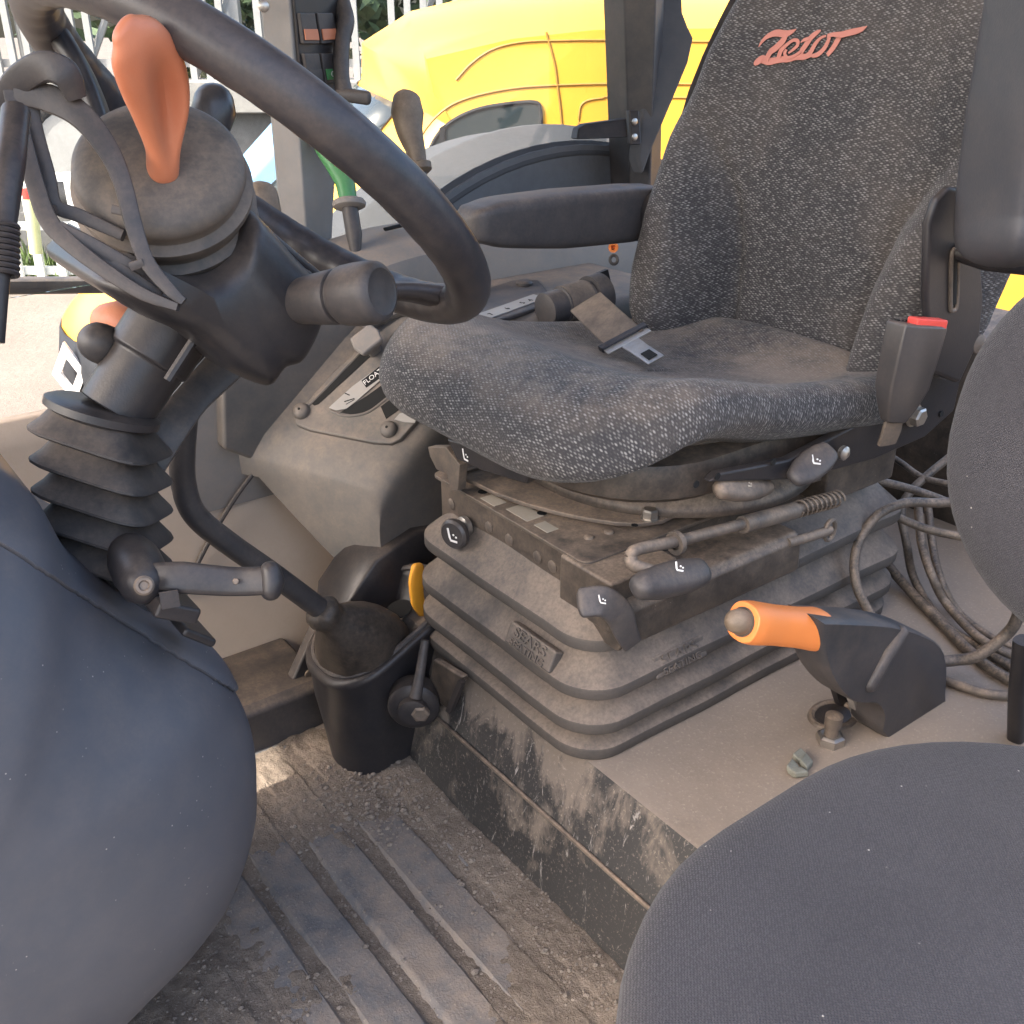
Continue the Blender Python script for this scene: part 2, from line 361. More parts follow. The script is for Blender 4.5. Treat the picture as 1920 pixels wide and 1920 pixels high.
def glass_material(name, tint, refl):
    m = bpy.data.materials.new(name); m.use_nodes = True; t = m.node_tree
    for n in list(t.nodes): t.nodes.remove(n)
    o = t.nodes.new('ShaderNodeOutputMaterial'); a = t.nodes.new('ShaderNodeBsdfTransparent'); a.inputs[0].default_value = (*tint, 1)
    gl = t.nodes.new('ShaderNodeBsdfGlossy'); gl.inputs['Roughness'].default_value = .03
    fr = t.nodes.new('ShaderNodeFresnel'); fr.inputs[0].default_value = 1.45
    mx = t.nodes.new('ShaderNodeMixShader'); t.links.new(mth(t, 'MULTIPLY', fr.outputs[0], refl), mx.inputs[0]); t.links.new(a.outputs[0], mx.inputs[1]); t.links.new(gl.outputs[0], mx.inputs[2])
    t.links.new(mx.outputs[0], o.inputs[0]); return m
M['glass'] = glass_material('window glass', (.93, .95, .95), 1.0)
def vanglass_material():
    m, t, b, g = newmat('van glass'); b.inputs['Base Color'].default_value = (.03, .04, .045, 1); b.inputs['Roughness'].default_value = .06; b.inputs['Specular IOR Level'].default_value = .8; return m
M['vanglass'] = vanglass_material()

def uvproj(o, ax, ay, sc=1.0, anchor=None):
    """flat metre-scaled UVs along two directions"""
    me = o.data; uv = me.uv_layers.new(name='uv'); base = LOC[o.parent.name] if o.parent else LOC[o.name]
    co = np.array([v.co[:] for v in me.vertices])+base
    a = co @ np.array(ax); c = co @ np.array(ay)
    for l in me.loops: uv.data[l.index].uv = (a[l.vertex_index]*sc, c[l.vertex_index]*sc)

rnd = random.Random(7)
exec_parts = []
def uvverts(o, uvs):
    me = o.data; uv = me.uv_layers.new(name='uv')
    for l in me.loops: uv.data[l.index].uv = tuple(uvs[l.vertex_index])
del exec_parts
# ================================================================== outdoors
g = G().add([(-60, -40, 0), (60, -40, 0), (60, 90, 0), (-60, 90, 0)], [(0, 1, 2, 3)])
o = mk('ground', g, M['ground'], smooth=0, kind='structure'); o['label'] = 'sandy trodden yard ground'

# low concrete wall with a pale coping, steel fence on top
YW = 9.0
wl = thing('concrete_wall', 'low grey concrete panel wall with pale coping behind the van', 'wall', (-1, YW, 0))
x0 = -9.0; i = 0; base = None
while x0 < 9:
    gp = boxax((x0+.9, YW+.10, .58), (.89, 0, 0), (0, .10, 0), (0, 0, .58))
    if base is None: base = pn = mk('wall_panel', gp, M['concrete2'], wl, bevel=.01)
    else:
        pn = base.copy(); COL.objects.link(pn); pn.parent = wl; pn.location = (1.8*i, 0, 0)
    x0 += 1.8; i += 1
mk('coping', boxax((0, YW+.05, 1.28), (9.2, 0, 0), (0, .22, 0), (0, 0, .12)), M['concrete'], wl, bevel=.015)
fc = thing('steel_fence', 'tall fence of pale steel bars standing on the concrete wall', 'fence', (-1, YW+.08, 1.4))
bar = None; k = 0; x0 = -6.3
while x0 < 6.6:
    wb = .026
    if bar is None: bar = b2 = mk('bar', boxax((x0, YW+.08, 2.15), (wb, 0, 0), (0, .02, 0), (0, 0, .75)), M['fence'], fc)
    else: b2 = bar.copy(); COL.objects.link(b2); b2.parent = fc; b2.location = (x0+6.3, 0, 0)
    k += 1; x0 += .128 if k % 7 else .30
for zz in (1.52, 2.75): mk('rail', boxax((0, YW+.125, zz), (6.6, 0, 0), (0, .02, 0), (0, 0, .03)), M['fence'], fc)
for xa in (-5.2, -4.4, -3.5, -2.6, -.95):
    mk('brace', sweep([(xa, YW+.16, 1.42), (xa+.65, YW+.16, 2.6)], .03, n=6), M['fence'], fc)
for xa in (-4.75, -3.95, -2.25):
    mk('post', boxax((xa, YW+.2, 1.4), (.055, 0, 0), (0, .05, 0), (0, 0, 1.4)), M['fence'], fc)

def leaf_cloud(c, rad, n, size, sd):
    rr = random.Random(sd); g = G(); c = np.array(c)
    lobes = [(c+np.array([rr.uniform(-1, 1)*rad[0]*.75, rr.uniform(-1, 1)*rad[1]*.75, rr.uniform(-1, 1)*rad[2]*.75]), rr.uniform(.28, .5)) for _ in range(16)]
    for _ in range(n):
        q, f = rr.choice(lobes); d = nrm([rr.gauss(0, 1) for _ in range(3)])*rr.uniform(.35, 1)*f
        p = q+d*np.array(rad); a = nrm([rr.gauss(0, 1) for _ in range(3)])*size*rr.uniform(.6, 1.4); b = nrm(np.cross(a, [rr.gauss(0, 1) for _ in range(3)]))*size*rr.uniform(.35, .7)
        g.add([p-a, p+b, p+a, p-b], [(0, 1, 2, 3)])
    return g
for (tx, ty, h, rad, lab) in [(-5.6, 13.5, 3.3, (2.0, 1.6, 1.9), 'leafy green tree behind the fence at the far left'),
                              (-2.6, 12.6, 3.0, (1.7, 1.5, 2.0), 'green tree behind the fence above the steering wheel'),
                              (.0, 12.8, 2.9, (1.6, 1.4, 1.7), 'green tree behind the fence right of the switch pillar'),
                              (6.6, 13.0, 3.1, (2.2, 1.6, 2.0), 'green tree beyond the van at the top right corner'),
                              (3.2, 14.0, 3.2, (2.0, 1.6, 1.9), 'green tree hidden mostly by the seat backrest')]:
    t_ = thing('tree', lab, 'tree', (tx, ty, 0), 'trees behind the fence')
    tr = sweep(cr([(tx, ty, 0), (tx+.08, ty, h*.4), (tx-.05, ty+.05, h*.75), (tx, ty, h+.4)], 4), [.16, .12, .08, .04], n=8)
    for a_ in (0, 2, 4): tr += sweep([(tx, ty, h*.55), (tx+math.cos(a_)*.9, ty+math.sin(a_)*.7, h+.5)], [.06, .02], n=6)
    mk('trunk', tr, M['bark'], t_); mk('crown', leaf_cloud((tx, ty, h), rad, 5200, .11, int(tx*10)+99), M['leaf'], t_, smooth=0)
rr = random.Random(3); g = G()
for _ in range(2600):
    x = rr.uniform(-5, -2.1); y = rr.gauss(8.45, .22); h = rr.uniform(.05, .26)*(1 if rr.random() < .6 else .5); a = rr.uniform(0, 6.28); dx, dy = math.cos(a)*.012, math.sin(a)*.012; lx, ly = rr.gauss(0, .05), rr.gauss(0, .05)
    g.add([(x-dx, y-dy, 0), (x+dx, y+dy, 0), (x+lx, y+ly, h)], [(0, 1, 2)])
mk('grass', g, M['grass'], smooth=0, kind='stuff')['label'] = 'weedy grass at the foot of the wall'
# a leaning pale yellow post, a white crate and an old tyre by the wall
def marker(px, py0, py1, Y, wd, lab, m, cap):
    a = W(px, py1, Y); b = W(px-12, py0, Y); t_ = thing('marker_post', lab, 'post', (a[0], Y, max(a[2], 0)))
    mk('shaft', sweep([a, b], wd, n=10), m, t_); mk('cap', sweep([b, b+np.array([-.005, 0, .07])], wd*1.04, n=10), cap, t_)
marker(68, 372, 475, 7.6, .045, 'pale yellow leaning post with a red top by the wall', M['yellowpost'], M['red'])
cc = W(105, 440, 8.0); t_ = thing('crate', 'white plastic cage crate behind the yellow post', 'crate', (cc[0], 8.0, 0))
for dx in (-.34, -.17, 0, .17, .34): mk('slat', boxax((cc[0]+dx, 8.0, .42), (.03, 0, 0), (0, .02, 0), (0, 0, .40)), M['crate'], t_)
for zz in (.08, .42, .78): mk('rail', boxax((cc[0], 8.045, zz), (.38, 0, 0), (0, .02, 0), (0, 0, .03)), M['crate'], t_)
cc = W(105, 300, 8.2); t_ = thing('tyre', 'old black tyre standing against the concrete wall', 'tyre', (cc[0], 8.5, 0))
ring = [np.array([cc[0]+.38*math.cos(a), 8.6, .92+.38*math.sin(a)]) for a in np.linspace(0, 2*math.pi, 28, endpoint=False)]
mk('tread', torus(ring, .10, 10, (0, 1, 0)), M['tyre'], t_)
mk('rim', lathe((cc[0], 8.56, .92), (0, 1, 0), [(0, .05), (.0, .28), (.06, .28)]), M['fence'], t_)
mk('stand', boxax((cc[0], 8.6, .22), (.5, 0, 0), (0, .12, 0), (0, 0, .22)), M['concrete2'], t_)

# pale blue car parked between the wall and the van
bc = thing('blue_car', 'pale blue car with a steep sloping front seen left of the switch pillar', 'car', (-.6, 6.6, 0))
prof = [(-1.95, .28), (-2.0, .55), (-1.9, .80), (-1.74, 1.00), (-1.30, 1.42), (-.9, 1.5), (.9, 1.5), (1.3, 1.1), (1.9, .95), (1.95, .3)]
mk('body', loft([[(x+.12*abs(u)**3*(1 if x < 0 else -1), 6.6+u*.82, z-(.10*u**4 if z > .9 else 0)) for x, z in prof] for u in (-1, -.9, -.6, 0, .6, .9, 1)]), M['blue'], bc, bevel=.03)
for x in (-1.3, 1.25): mk('wheel', lathe((x, 5.72, .3), (0, 1, 0), [(0, .2), (0, .28), (.03, .3), (.18, .3)]), M['tyre'], bc)

# ---- the yellow van
YN = 3.4; VW = 1.66
van = thing('delivery_van', 'yellow delivery van parked beyond the tractor cab', 'van', (.4, YN+VW/2, 0))
VP = [(-1.72, .28), (-1.78, .45), (-1.79, .72), (-1.76, .86), (-1.64, .97), (-1.40, 1.07), (-1.08, 1.18), (-.72, 1.47), (-.55, 1.68), (-.54, 1.80), (-.36, 1.90), (-.10, 1.955), (.25, 1.98), (1.2, 1.99), (2.3, 1.93), (2.5, 1.85), (2.6, 1.2), (2.62, .3)]
def vanring(u):
    a = abs(u); out = []
    for x, z in VP:
        fx = (.40 if 1.15 < z < 1.7 else .46 if z <= 1.15 else .30)*a**3.0 if x < -.4 else .10*a**3 if x < 0 else 0
        out.append((x+fx, YN+VW/2*(1+u), z-((.13*a**5) if z > 1.55 else .06*a**4 if z > .9 else 0)))
    return out
us = [-1, -.985, -.94, -.86, -.72, -.5, -.25, 0, .25, .5, .72, .86, .94, .985, 1]
mk('body', loft([vanring(u) for u in us]), M['van'], van, smooth=50)
def vp(px, py, off=0.0): q = W(px, py, YN); return np.array([q[0], YN-off, q[2]])
winp = cr([vp(*q) for q in [(770, 420), (790, 330), (815, 262), (850, 226), (900, 204), (960, 194), (1002, 192), (1013, 205), (1014, 260), (1014, 330), (1012, 420)]], 4)
mk('side_window', prism([p-np.array([0, .006, 0]) for p in winp], (0, .02, 0)), M['vanglass'], van)
mk('window_divider', prism([vp(824, 240, .012), vp(834, 233, .012), vp(834, 420, .012), vp(824, 420, .012)], (0, .012, 0)), M['vanblack'], van)
mk('window_seal', sweep([p-np.array([0, .004, 0]) for p in winp], .007, n=6), M['vanblack'], van)
def seam(pts, rad=.0045, off=0): return mk('panel_seam', sweep(cr([vp(*q) for q in pts], 5), rad, n=6), M['seamdark'], van)
seam([(745, 400), (765, 320), (790, 255), (830, 208), (880, 183), (960, 166), (1045, 160), (1180, 157), (1500, 160)])
seam([(1024, 60), (1040, 120), (1046, 165), (1052, 215), (1058, 300), (1060, 420)])
seam([(1090, 300), (1086, 260), (1086, 215), (1095, 192), (1130, 184), (1190, 182), (1700, 190)], .004)
seam([(855, 150), (885, 118), (925, 92), (980, 79), (1060, 76), (1180, 76), (1700, 84)], .004)
seam([(1810, 215), (1880, 218)], .004)
# windscreen panel, set on the raked front
def vsurf(u, k0, k1, f):
    a = vanring(u)[k0]; b = vanring(u)[k1]; return np.array(a)+(np.array(b)-np.array(a))*f
wr = []
for u in np.linspace(-.80, .80, 13): wr.append([vsurf(u, 6, 7, .12)+np.array([-.006, 0, .006]), vsurf(u, 6, 7, .9)+np.array([-.006, 0, .006]), vsurf(u, 7, 8, .5)+np.array([-.006, 0, .006]), vsurf(u, 7, 8, .92)+np.array([-.006, 0, .006])])
mk('windscreen', loft(wr, False, False, False), M['vanglass'], van, solid=.004)
# nose: black grille panel with the lozenge badge, headlight, bumper
gr = []
for u in np.linspace(-1.0, .6, 14): gr.append([np.array(vanring(u)[k])+np.array([-.010, -.004 if u < -.9 else 0, 0]) for k in (1, 2)]+[vsurf(u, 2, 3, .75)+np.array([-.010, -.004 if u < -.9 else 0, 0])])
mk('grille', loft(gr, False, False, False), M['vanblack'], van, solid=.008)
def pix(v): v = np.array(v)-CAM; d = v @ FW; return 960+FPX*(v @ RT)/d, 960-FPX*(v @ UP)/d
best = min(((math.hypot(*(np.array(pix(vsurf(u, 1, 3 if f > 1 else 2, f)))-np.array((138, 690)))), u, f) for u in np.linspace(-.99, .3, 80) for f in np.linspace(0, 1, 30)), key=lambda t: t[0])
_, u_, f_ = best; ctr = vsurf(u_, 1, 2, f_); du = vsurf(min(u_+.03, .9), 1, 2, f_)-vsurf(u_-.03, 1, 2, f_)
zd_ = np.array([0, 0, .115]); no_ = nrm(np.cross(du, zd_)); no_ = no_ if no_ @ (CAM-ctr) > 0 else -no_; tc2 = CAM-ctr; tc2[2] = 0; no_ = nrm(no_+2.6*nrm(tc2)); no_[2] = 0; xd_ = nrm(np.cross(zd_, no_))*.060
ctr = ctr+no_*.040; bd = G()
oq = [ctr-xd_, ctr+zd_, ctr+xd_, ctr-zd_]; iq = [ctr+(p-ctr)*.50 for p in oq]
for i in range(4): bd += prism([oq[i], oq[(i+1) % 4], iq[(i+1) % 4], iq[i]], no_*.02)
mk('badge', bd, M['white'], van, smooth=0)
for x in (-1.05, 1.75): mk('wheel', lathe((x, YN-.01, .31), (0, 1, 0), [(0, .18), (-.01, .2), (0, .29), (.04, .31), (.2, .31)]), M['tyre'], van)

# ================================================================== tractor cab: the setting
o = mk('cab_floor', tbox(-1.4, 1.0, -1.15, 1.05, -.10, -.012), M['metal'], kind='structure', label='steel floor of the tractor cab')
# rubber floor mat with broad pads and grooves across the cab
def matz(r, s):
    k = ((r+.278) % .069)/.069      # groove pitch
    d = abs(k-.5)*.069
    d = abs(((r+.31+.0345) % .069)-.0345)
    gz = -.0095*max(0, 1-(d/.011)**2) if d < .011 else 0
    if s > .285: gz *= max(0, 1-(s-.285)/.02)
    gz += .0035*mnoise.noise(Vector((r*9, s*9, 2)))+.0012*mnoise.noise(Vector((r*45, s*45, 5)))
    return gz
def hgrid(r0, r1, s0, s1, nr, ns, f):
    vs = []; fs = []
    for i in range(nr+1):
        for j in range(ns+1):
            r = r0+(r1-r0)*i/nr; s = s0+(s1-s0)*j/ns; vs.append(T(r, s, f(r, s)))
    for i in range(nr):
        for j in range(ns): fs.append((i*(ns+1)+j, (i+1)*(ns+1)+j, (i+1)*(ns+1)+j+1, i*(ns+1)+j+1))
    return G().add(vs, fs)
o = mk('floor_mat', hgrid(-.9, -.02, -.75, .62, 300, 160, matz), M['mat'])
tag(o, 'grey ribbed rubber floor mat covered with sand in front of the seat', 'floor mat')
def soilz(r, s):
    n1 = mnoise.fractal(Vector((r*7, s*7, 1)), .8, 2.1, 5); n2 = mnoise.fractal(Vector((r*60, s*60, 3)), .7, 2.2, 4)
    d = abs(((r+.31+.0345) % .069)-.0345)
    z = -.0040+.0040*n1+.0018*n2
    z += .010*math.exp(-((r+.05)/.055)**2)                     # drift against the seat base
    z += .009*math.exp(-((s-.36)/.10)**2)*(1 if r < 0 else .5)  # and at the gear console
    z += .010*math.exp(-((r+.47)/.10)**2-((s-.17)/.16)**2)
    z += .007*math.exp(-((r+.11)/.07)**2-((s+.16)/.12)**2)
    if d < .012: z -= .0015
    return z
o = mk('loose_soil', hgrid(-.9, -.02, -.75, .62, 420, 420, soilz), M['soil'], kind='stuff', label='dry sandy soil lying in the mat grooves')
g = G(); rr = random.Random(11)
ico = [(0, 0, 1), (.9, 0, .4), (.28, .85, .4), (-.72, .53, .4), (-.72, -.53, .4), (.28, -.85, .4), (.72, .53, -.4), (-.28, .85, -.4), (-.9, 0, -.4), (-.28, -.85, -.4), (.72, -.53, -.4), (0, 0, -1)]
icf = [(0, 1, 2), (0, 2, 3), (0, 3, 4), (0, 4, 5), (0, 5, 1), (1, 6, 2), (2, 7, 3), (3, 8, 4), (4, 9, 5), (5, 10, 1), (6, 7, 2), (7, 8, 3), (8, 9, 4), (9, 10, 5), (10, 6, 1), (11, 7, 6), (11, 8, 7), (11, 9, 8), (11, 10, 9), (11, 6, 10)]
def pebble(r, s, q):
    z = max(matz(r, s), soilz(r, s)); a = rr.uniform(0, 6.3); c, sn = math.cos(a), math.sin(a)
    k = [rr.uniform(.75, 1.25) for _ in range(12)]; f = rr.uniform(.5, .8)
    g.add([T(r+q*k[i]*(x*c-y*sn), s+q*k[i]*(x*sn+y*c)*.8, z+q*.35+q*f*k[i]*zz) for i, (x, y, zz) in enumerate(ico)], icf)
for _ in range(3600):
    u = rr.random()
    if u < .36: r, s = rr.gauss(-.075, .03), rr.uniform(-.7, .3)
    elif u < .52: r, s = rr.gauss(-.13, .045), rr.gauss(.29, .05)
    elif u < .82: r, s = rr.choice([-.448, -.379, -.31, -.241, -.172, -.103])+rr.gauss(0, .007), rr.uniform(-.6, .3)
    else: r, s = rr.gauss(-.45, .06), rr.gauss(.15, .12)
    if r > -.045 or r < -.8: continue
    pebble(r, s, min(.0042, abs(rr.gauss(0, .0011))+.0006))
for _ in range(70): pebble(rr.gauss(-.115, .03), rr.gauss(.285, .035), rr.uniform(.0025, .0048))
for px, py in [(884, 1617), (866, 1655), (1020, 1790), (890, 1820), (655, 1435), (700, 1445)]:
    q = iT(S(px, py, z=.0)); pebble(q[0], q[1], .0052)
mk('pebbles', g, M['pebble'], smooth=0, kind='stuff', label='small stones and crumbs on the floor mat')

# seat base: raised steel step under the seat
RZ = .195
pl = [(-.052, -.02), (-.030, .098), (-.026, .104), (-.004, RZ-.006), (-.001, RZ-.0015), (.004, RZ), (1.0, RZ), (1.0, -.02)]
g = loft([[T(r, s, z) for r, z in pl] for s in (-1.15, -.5, -.1, .2, .42)])
o = mk('seat_step', g, M['riser'], smooth=20, kind='structure', label='dusty scuffed steel step that carries the seat')
mk('step_seam', sweep([T(-.0295, s, .102) for s in np.linspace(-1.1, .40, 12)], .0028, n=8), M['dmetal'], o, label='welded seam along the step')
# recess in the step top and loose hardware
t_ = thing('floor_opening', 'round opening with a raised dark rim in the step beside the handbrake', 'floor opening', S(1562, 1342, z=RZ))
cpt = S(1562, 1342, z=RZ); ring = [cpt+.030*math.cos(a)*ER+.022*math.sin(a)*ES for a in np.linspace(0, 2*math.pi, 24, endpoint=False)]
mk('rim', torus(ring, .0045, 8), M['dmetal'], t_); mk('cover', lathe(cpt+EZ*.0015, EZ, [(0, .024), (.0005, .022)]), M['black'], t_)  # the cover is a flat black disc painted as the dark of the hole
cpt = S(1556, 1392, z=RZ)
t_ = thing('grease_fitting', 'small metal grease fitting standing on a hex nut on the step', 'fitting', cpt)
mk('nut', lathe(cpt, EZ, [(0, .016), (.010, .016), (.012, .012)], 6), M['steel'], t_, smooth=20)
mk('nipple', lathe(cpt+EZ*.012, EZ, [(0, .008), (.012, .008), (.013, .010), (.026, .010), (.028, .006)], 14), M['dmetal'], t_)
g = G(); rr = random.Random(5)
for px, py in [(1500, 1418), (1486, 1440), (1512, 1430), (1496, 1448)]:
    q = S(px, py, z=RZ+.006); g += boxax(q, nrm(ER+rr.uniform(-.5, .5)*ES)*.008, nrm(ES+rr.uniform(-.5, .5)*EZ)*.006, EZ*.004)
o = mk('glass_crumbs', g, simple('pale green glass crumbs', (.20, .20, .165), .7, 60), bevel=.002, smooth=30)
tag(o, 'pale greenish broken lumps lying on the step edge', 'rubble')
# rear wall of the cab behind the seat
mk('rear_wall', loft([[T(r, s, z) for r, z in [(.86, RZ), (.80, .32), (.84, .50), (.95, .53), (.98, RZ)]] for s in (-1.1, -.3, .3, .7)]), M['metal'], kind='structure', label='dark lower rear wall of the cab')

# right hand lining: tan lower panel, grey upper lining that rises to the wheel arch
def tanp(u, v):      # u along r -.75..0.25, v height
    r = -.75+u; z = -.01+v*.50
    return T(r, .625+.045*math.sin(v*2.2)-.02*u+.02*v, z)
rings = [[tanp(u, v) for v in np.linspace(0, 1, 14)] for u in np.linspace(0, 1.3, 30)]
o = mk('side_panel', loft(rings, False, False, False), M['tan'], solid=.02, kind='structure', label='tan moulded lower panel on the far side of the cab')
sl = cr([S(482, 878, s=.632), S(440, 935, s=.634), S(395, 1010, s=.635), S(362, 1075, s=.633), S(345, 1120, s=.63)], 6)
mk('panel_joint', sweep(sl, .0035, n=8), M['charcoal'], o)
mk('floor_trim', loft([[T(r, s, z) for s, z in [(.47, -.01), (.472, .062), (.485, .072), (.60, .078), (.66, .06), (.66, -.01)]] for r in (-.9, -.13, -.09)]), M['charcoal'], smooth=30, bevel=.006, kind='structure', label='dark raised trim along the foot of the tan panel')
def topz(r): return float(np.interp(r, [-.5, -.19, -.02, .10, .20, .33, .5, .8, 1.1], [.50, .525, .585, .620, .635, .640, .645, .64, .62]))
rings = []
for r in np.linspace(-.185, 1.1, 40):
    z = topz(r); b = float(np.interp(r, [-.19, .1, .4], [.0, .0, .03]))
    rings.append([T(r, s, zz) for s, zz in [(.645, .30), (.650+b*.3, z-.10), (.652+b*.4, z-.05), (.66+b*.5, z-.022), (.685+b*.6, z-.006), (.72+b*.6, z), (.80, z+.002), (.87, z-.02), (.88, .2)]])
o = mk('wheel_arch_lining', loft(rings, True, True, False), M['lining'], smooth=35, kind='structure', label='grey lining that rises over the wheel arch')
mk('lever_slot', sweep([S(722, 430, s=.74), S(760, 421, s=.74)], .006, .003, n=8), M['ink_hollow'], o)
mk('front_cheek', prism([S(418, 715, s=.66), S(418, 842, s=.66), S(365, 945, s=.66), S(352, 985, s=.66), S(345, 840, s=.66), S(352, 720, s=.66)], .02*ES), M['charcoal'], o)

# outer fender seen through the window
fd = thing('rear_fender', 'dark grey rear mudguard arch outside the window', 'fender', T(.75, 1.05, .3))
rings = []
for a in np.linspace(math.radians(8), math.radians(172), 36):
    c = T(.745, 1.05, .215); rr_ = .505; pr = [(0, -.02), (.02, .0), (.10, .012), (.115, .024), (.13, .024), (.145, .012), (.26, .0), (.30, -.03), (.31, -.09)]
    rings.append([c+(math.cos(a)*-ER*1.18+math.sin(a)*EZ)*(rr_+h)+(d-.12)*ES for d, h in pr])
mk('arch', loft(rings, False, False, False), simple('arch plastic', (.055, .056, .06), .85, 6, .12), fd, smooth=50, solid=.012)  # coloured darker than the side plate to offset light on the top

cf = T(.745, .935, .215)
mk('side_plate', prism([cf+(math.cos(a)*-ER*1.18+math.sin(a)*EZ)*.500 for a in np.linspace(0, math.pi, 30)], .01*ES), simple('shade lightened arch plastic', (.105, .106, .112), .75, 6, .12), fd, smooth=30)  # same grey mudguard, coloured lighter to offset the shade on this side
# pillars, window, door bar
def quadpost(bot, top, bk):
    bot = [np.array(p) for p in bot]; top = [np.array(p) for p in top]; bk = np.array(bk)
    return loft([bot+[p+bk for p in bot[::-1]], top+[p+bk for p in top[::-1]]])
pz = .045*ES
dA = 1.60
bt = [P(531, 452, 1.62), P(576, 452, 1.60), P(622, 452, 1.66)]; tp = [P(484, -60, 1.46), P(538, -60, 1.44), None]
_n = np.cross(bt[1]-bt[2], bt[1]-tp[1]); tp[2] = CAM+ray(648, -60)*(((bt[1]-CAM) @ _n)/(ray(648, -60) @ _n))
pil = thing('window_pillar', 'grey cab pillar with rocker switches left of the van windscreen', 'pillar', (bt[1]+bt[0])/2)
mk('post', quadpost(bt, tp, .07*ES+.03*ER), M['pillar'], pil, bevel=.004)
def onp(px, py, off=0.0):       # a point on the pillar's switch face
    a, b, c = bt[1], bt[2], tp[1]; n_ = nrm(np.cross(b-a, c-a)); n_ = n_ if n_ @ (CAM-a) > 0 else -n_
    q = ray(px, py); t = ((a-CAM) @ n_)/(q @ n_); return CAM+q*t+n_*off, n_
def facep(name, quad, m, off, th, parent, bevel=.001):
    ps = [onp(*q, off)[0] for q in quad]; n_ = onp(*quad[0])[1]; return mk(name, prism(ps, n_*th), m, parent, bevel=bevel)
sp = facep('switch_panel', [(543, -30), (637, -30), (645, 120), (655, 255), (590, 255), (556, 120)], M['black'], .0005, .006, pil, .002)
def switch(quad, col, icon):
    s_ = facep('switch', quad, M['charcoal'], .006, .007, pil, .0015)
    (x0, y0), (x1, y1), (x2, y2), (x3, y3) = quad
    f = .52; ql = [(x0+(x3-x0)*f+2, y0+(y3-y0)*f), (x1+(x2-x1)*f-2, y1+(y2-y1)*f), (x1+(x2-x1)*.88-2, y1+(y2-y1)*.88), (x0+(x3-x0)*.88+2, y0+(y3-y0)*.88)]
    ps = [onp(*q, .0135)[0] for q in ql]; n_ = onp(*ql[0])[1]
    l_ = mk('lens', prism(ps, n_*.002), col, s_, bevel=.0005)
switch([(549, 24), (577, 24), (586, 82), (556, 82)], M['lever_orange'], 0)
switch([(581, 24), (611, 24), (620, 80), (590, 82)], M['lever_orange'], 0)
switch([(557, 100), (585, 100), (594, 156), (566, 156)], M['charcoal'], 0)
switch([(589, 100), (617, 100), (627, 154), (598, 156)], M['green'], 0)
c0, n_ = onp(607, 138, .0165); ux = nrm(onp(617, 138, .0165)[0]-c0); uy = np.cross(n_, ux)
mk('switch_mark', ribbon([c0+.0035*(math.cos(a)*ux+math.sin(a)*uy) for a in np.linspace(.4, 6.6, 14)]+[c0+.007*ux*.6-.006*uy], .0013, n_, .0004), M['white'], pil, smooth=0)
c0 = P(494, 12, 1.44); mk('screw', lathe(c0, nrm(CAM-c0), [(0, .008), (.004, .008), (.006, .004)], 16), M['steel'], pil)
# window latch hanging beside the pillar
t_ = thing('window_latch', 'dark handle bar with a foot at its lower end right of the rocker switches', 'handle', P(645, 90, 1.55))
mk('bar', sweep(cr([P(641, 6, 1.56), P(648, 40, 1.55), P(641, 80, 1.55), P(640, 140, 1.55), P(646, 176, 1.55)], 5), [.012, .0125, .011, .0105, .012], .012, up=ES, e=2.8, n=12), M['charcoal'], t_)
mk('foot', sweep([P(640, 178, 1.55), P(662, 180, 1.545), P(689, 184, 1.54)], [.012, .009, .006], .010, e=2.8, rnd=True), M['charcoal'], t_)
mk('bracket', sweep([P(618, 10, 1.58), P(630, 30, 1.57), P(628, 55, 1.57)], .008, .008, n=8), M['black'], t_)
# rear pillar
bt2 = [P(1186, 275, 1.98), P(1206, 275, 1.96), P(1222, 275, 2.02)]; tp2 = [P(1168, -60, 1.84), P(1232, -60, 1.82), P(1246, -60, 1.88)]
bt2 = [P(1187, 560, 2.10), P(1212, 560, 2.08), P(1235, 560, 2.12)]
pil2 = thing('rear_pillar', 'dark grey cab pillar standing left of the seat backrest', 'pillar', bt2[1])
mk('post', quadpost(bt2, tp2, .08*ES+.02*ER), M['charcoal'], pil2, bevel=.004)
mk('side_trim', prism([P(x, y, 1.93) for x, y in [(1230, -60), (1278, -60), (1282, 24), (1292, 50), (1302, 72), (1292, 118), (1262, 190), (1226, 275), (1206, 330), (1196, 300)]], .03*ES), M['fender'], pil2, bevel=.006, seg=3)
t_ = thing('hinge_bracket', 'black window hinge plate with two bright screws on the rear pillar', 'hinge', P(1190, 240, 1.88))
mk('arm', prism([P(1082, 262, 1.88), P(1086, 240, 1.88), P(1100, 233, 1.88), P(1182, 222, 1.88), P(1186, 258, 1.88)], .02*ES), M['black'], t_, bevel=.003)
mk('plate', prism([P(1180, 207, 1.86), P(1199, 207, 1.86), P(1204, 272, 1.86), P(1184, 272, 1.86)], .012*ES), M['black'], t_, bevel=.003)
for py in (228, 257):
    c0 = P(1189, py, 1.855); mk('screw', lathe(c0, -ES, [(0, .006), (.003, .006), (.005, .003)], 14), M['steel'], t_)
# far door window: glass pane in a dark frame
wdw = thing('door_window', 'far side door window with a dark lower frame bar', 'window', T(-.2, .95, .6))
fa, fb = P(-60, 536, 1.62), P(186, 534, 1.70)
mk('frame_bar', sweep([fa-.3*ER, fa, fb, fb+.12*ER], .016, .013, n=12, e=4), M['charcoal'], wdw)
mk('glass', prism([T(-.75, .955, .56), T(.90, .955, .60), T(.90, .955, 1.4), T(-.75, .955, 1.4)], .004*ES), M['glass'], wdw, smooth=0)
# ================================================================== driver's seat
seat = thing('driver_seat', 'black flecked driver seat with an orange script logo on its backrest', 'seat', T(.26, .155, RZ))
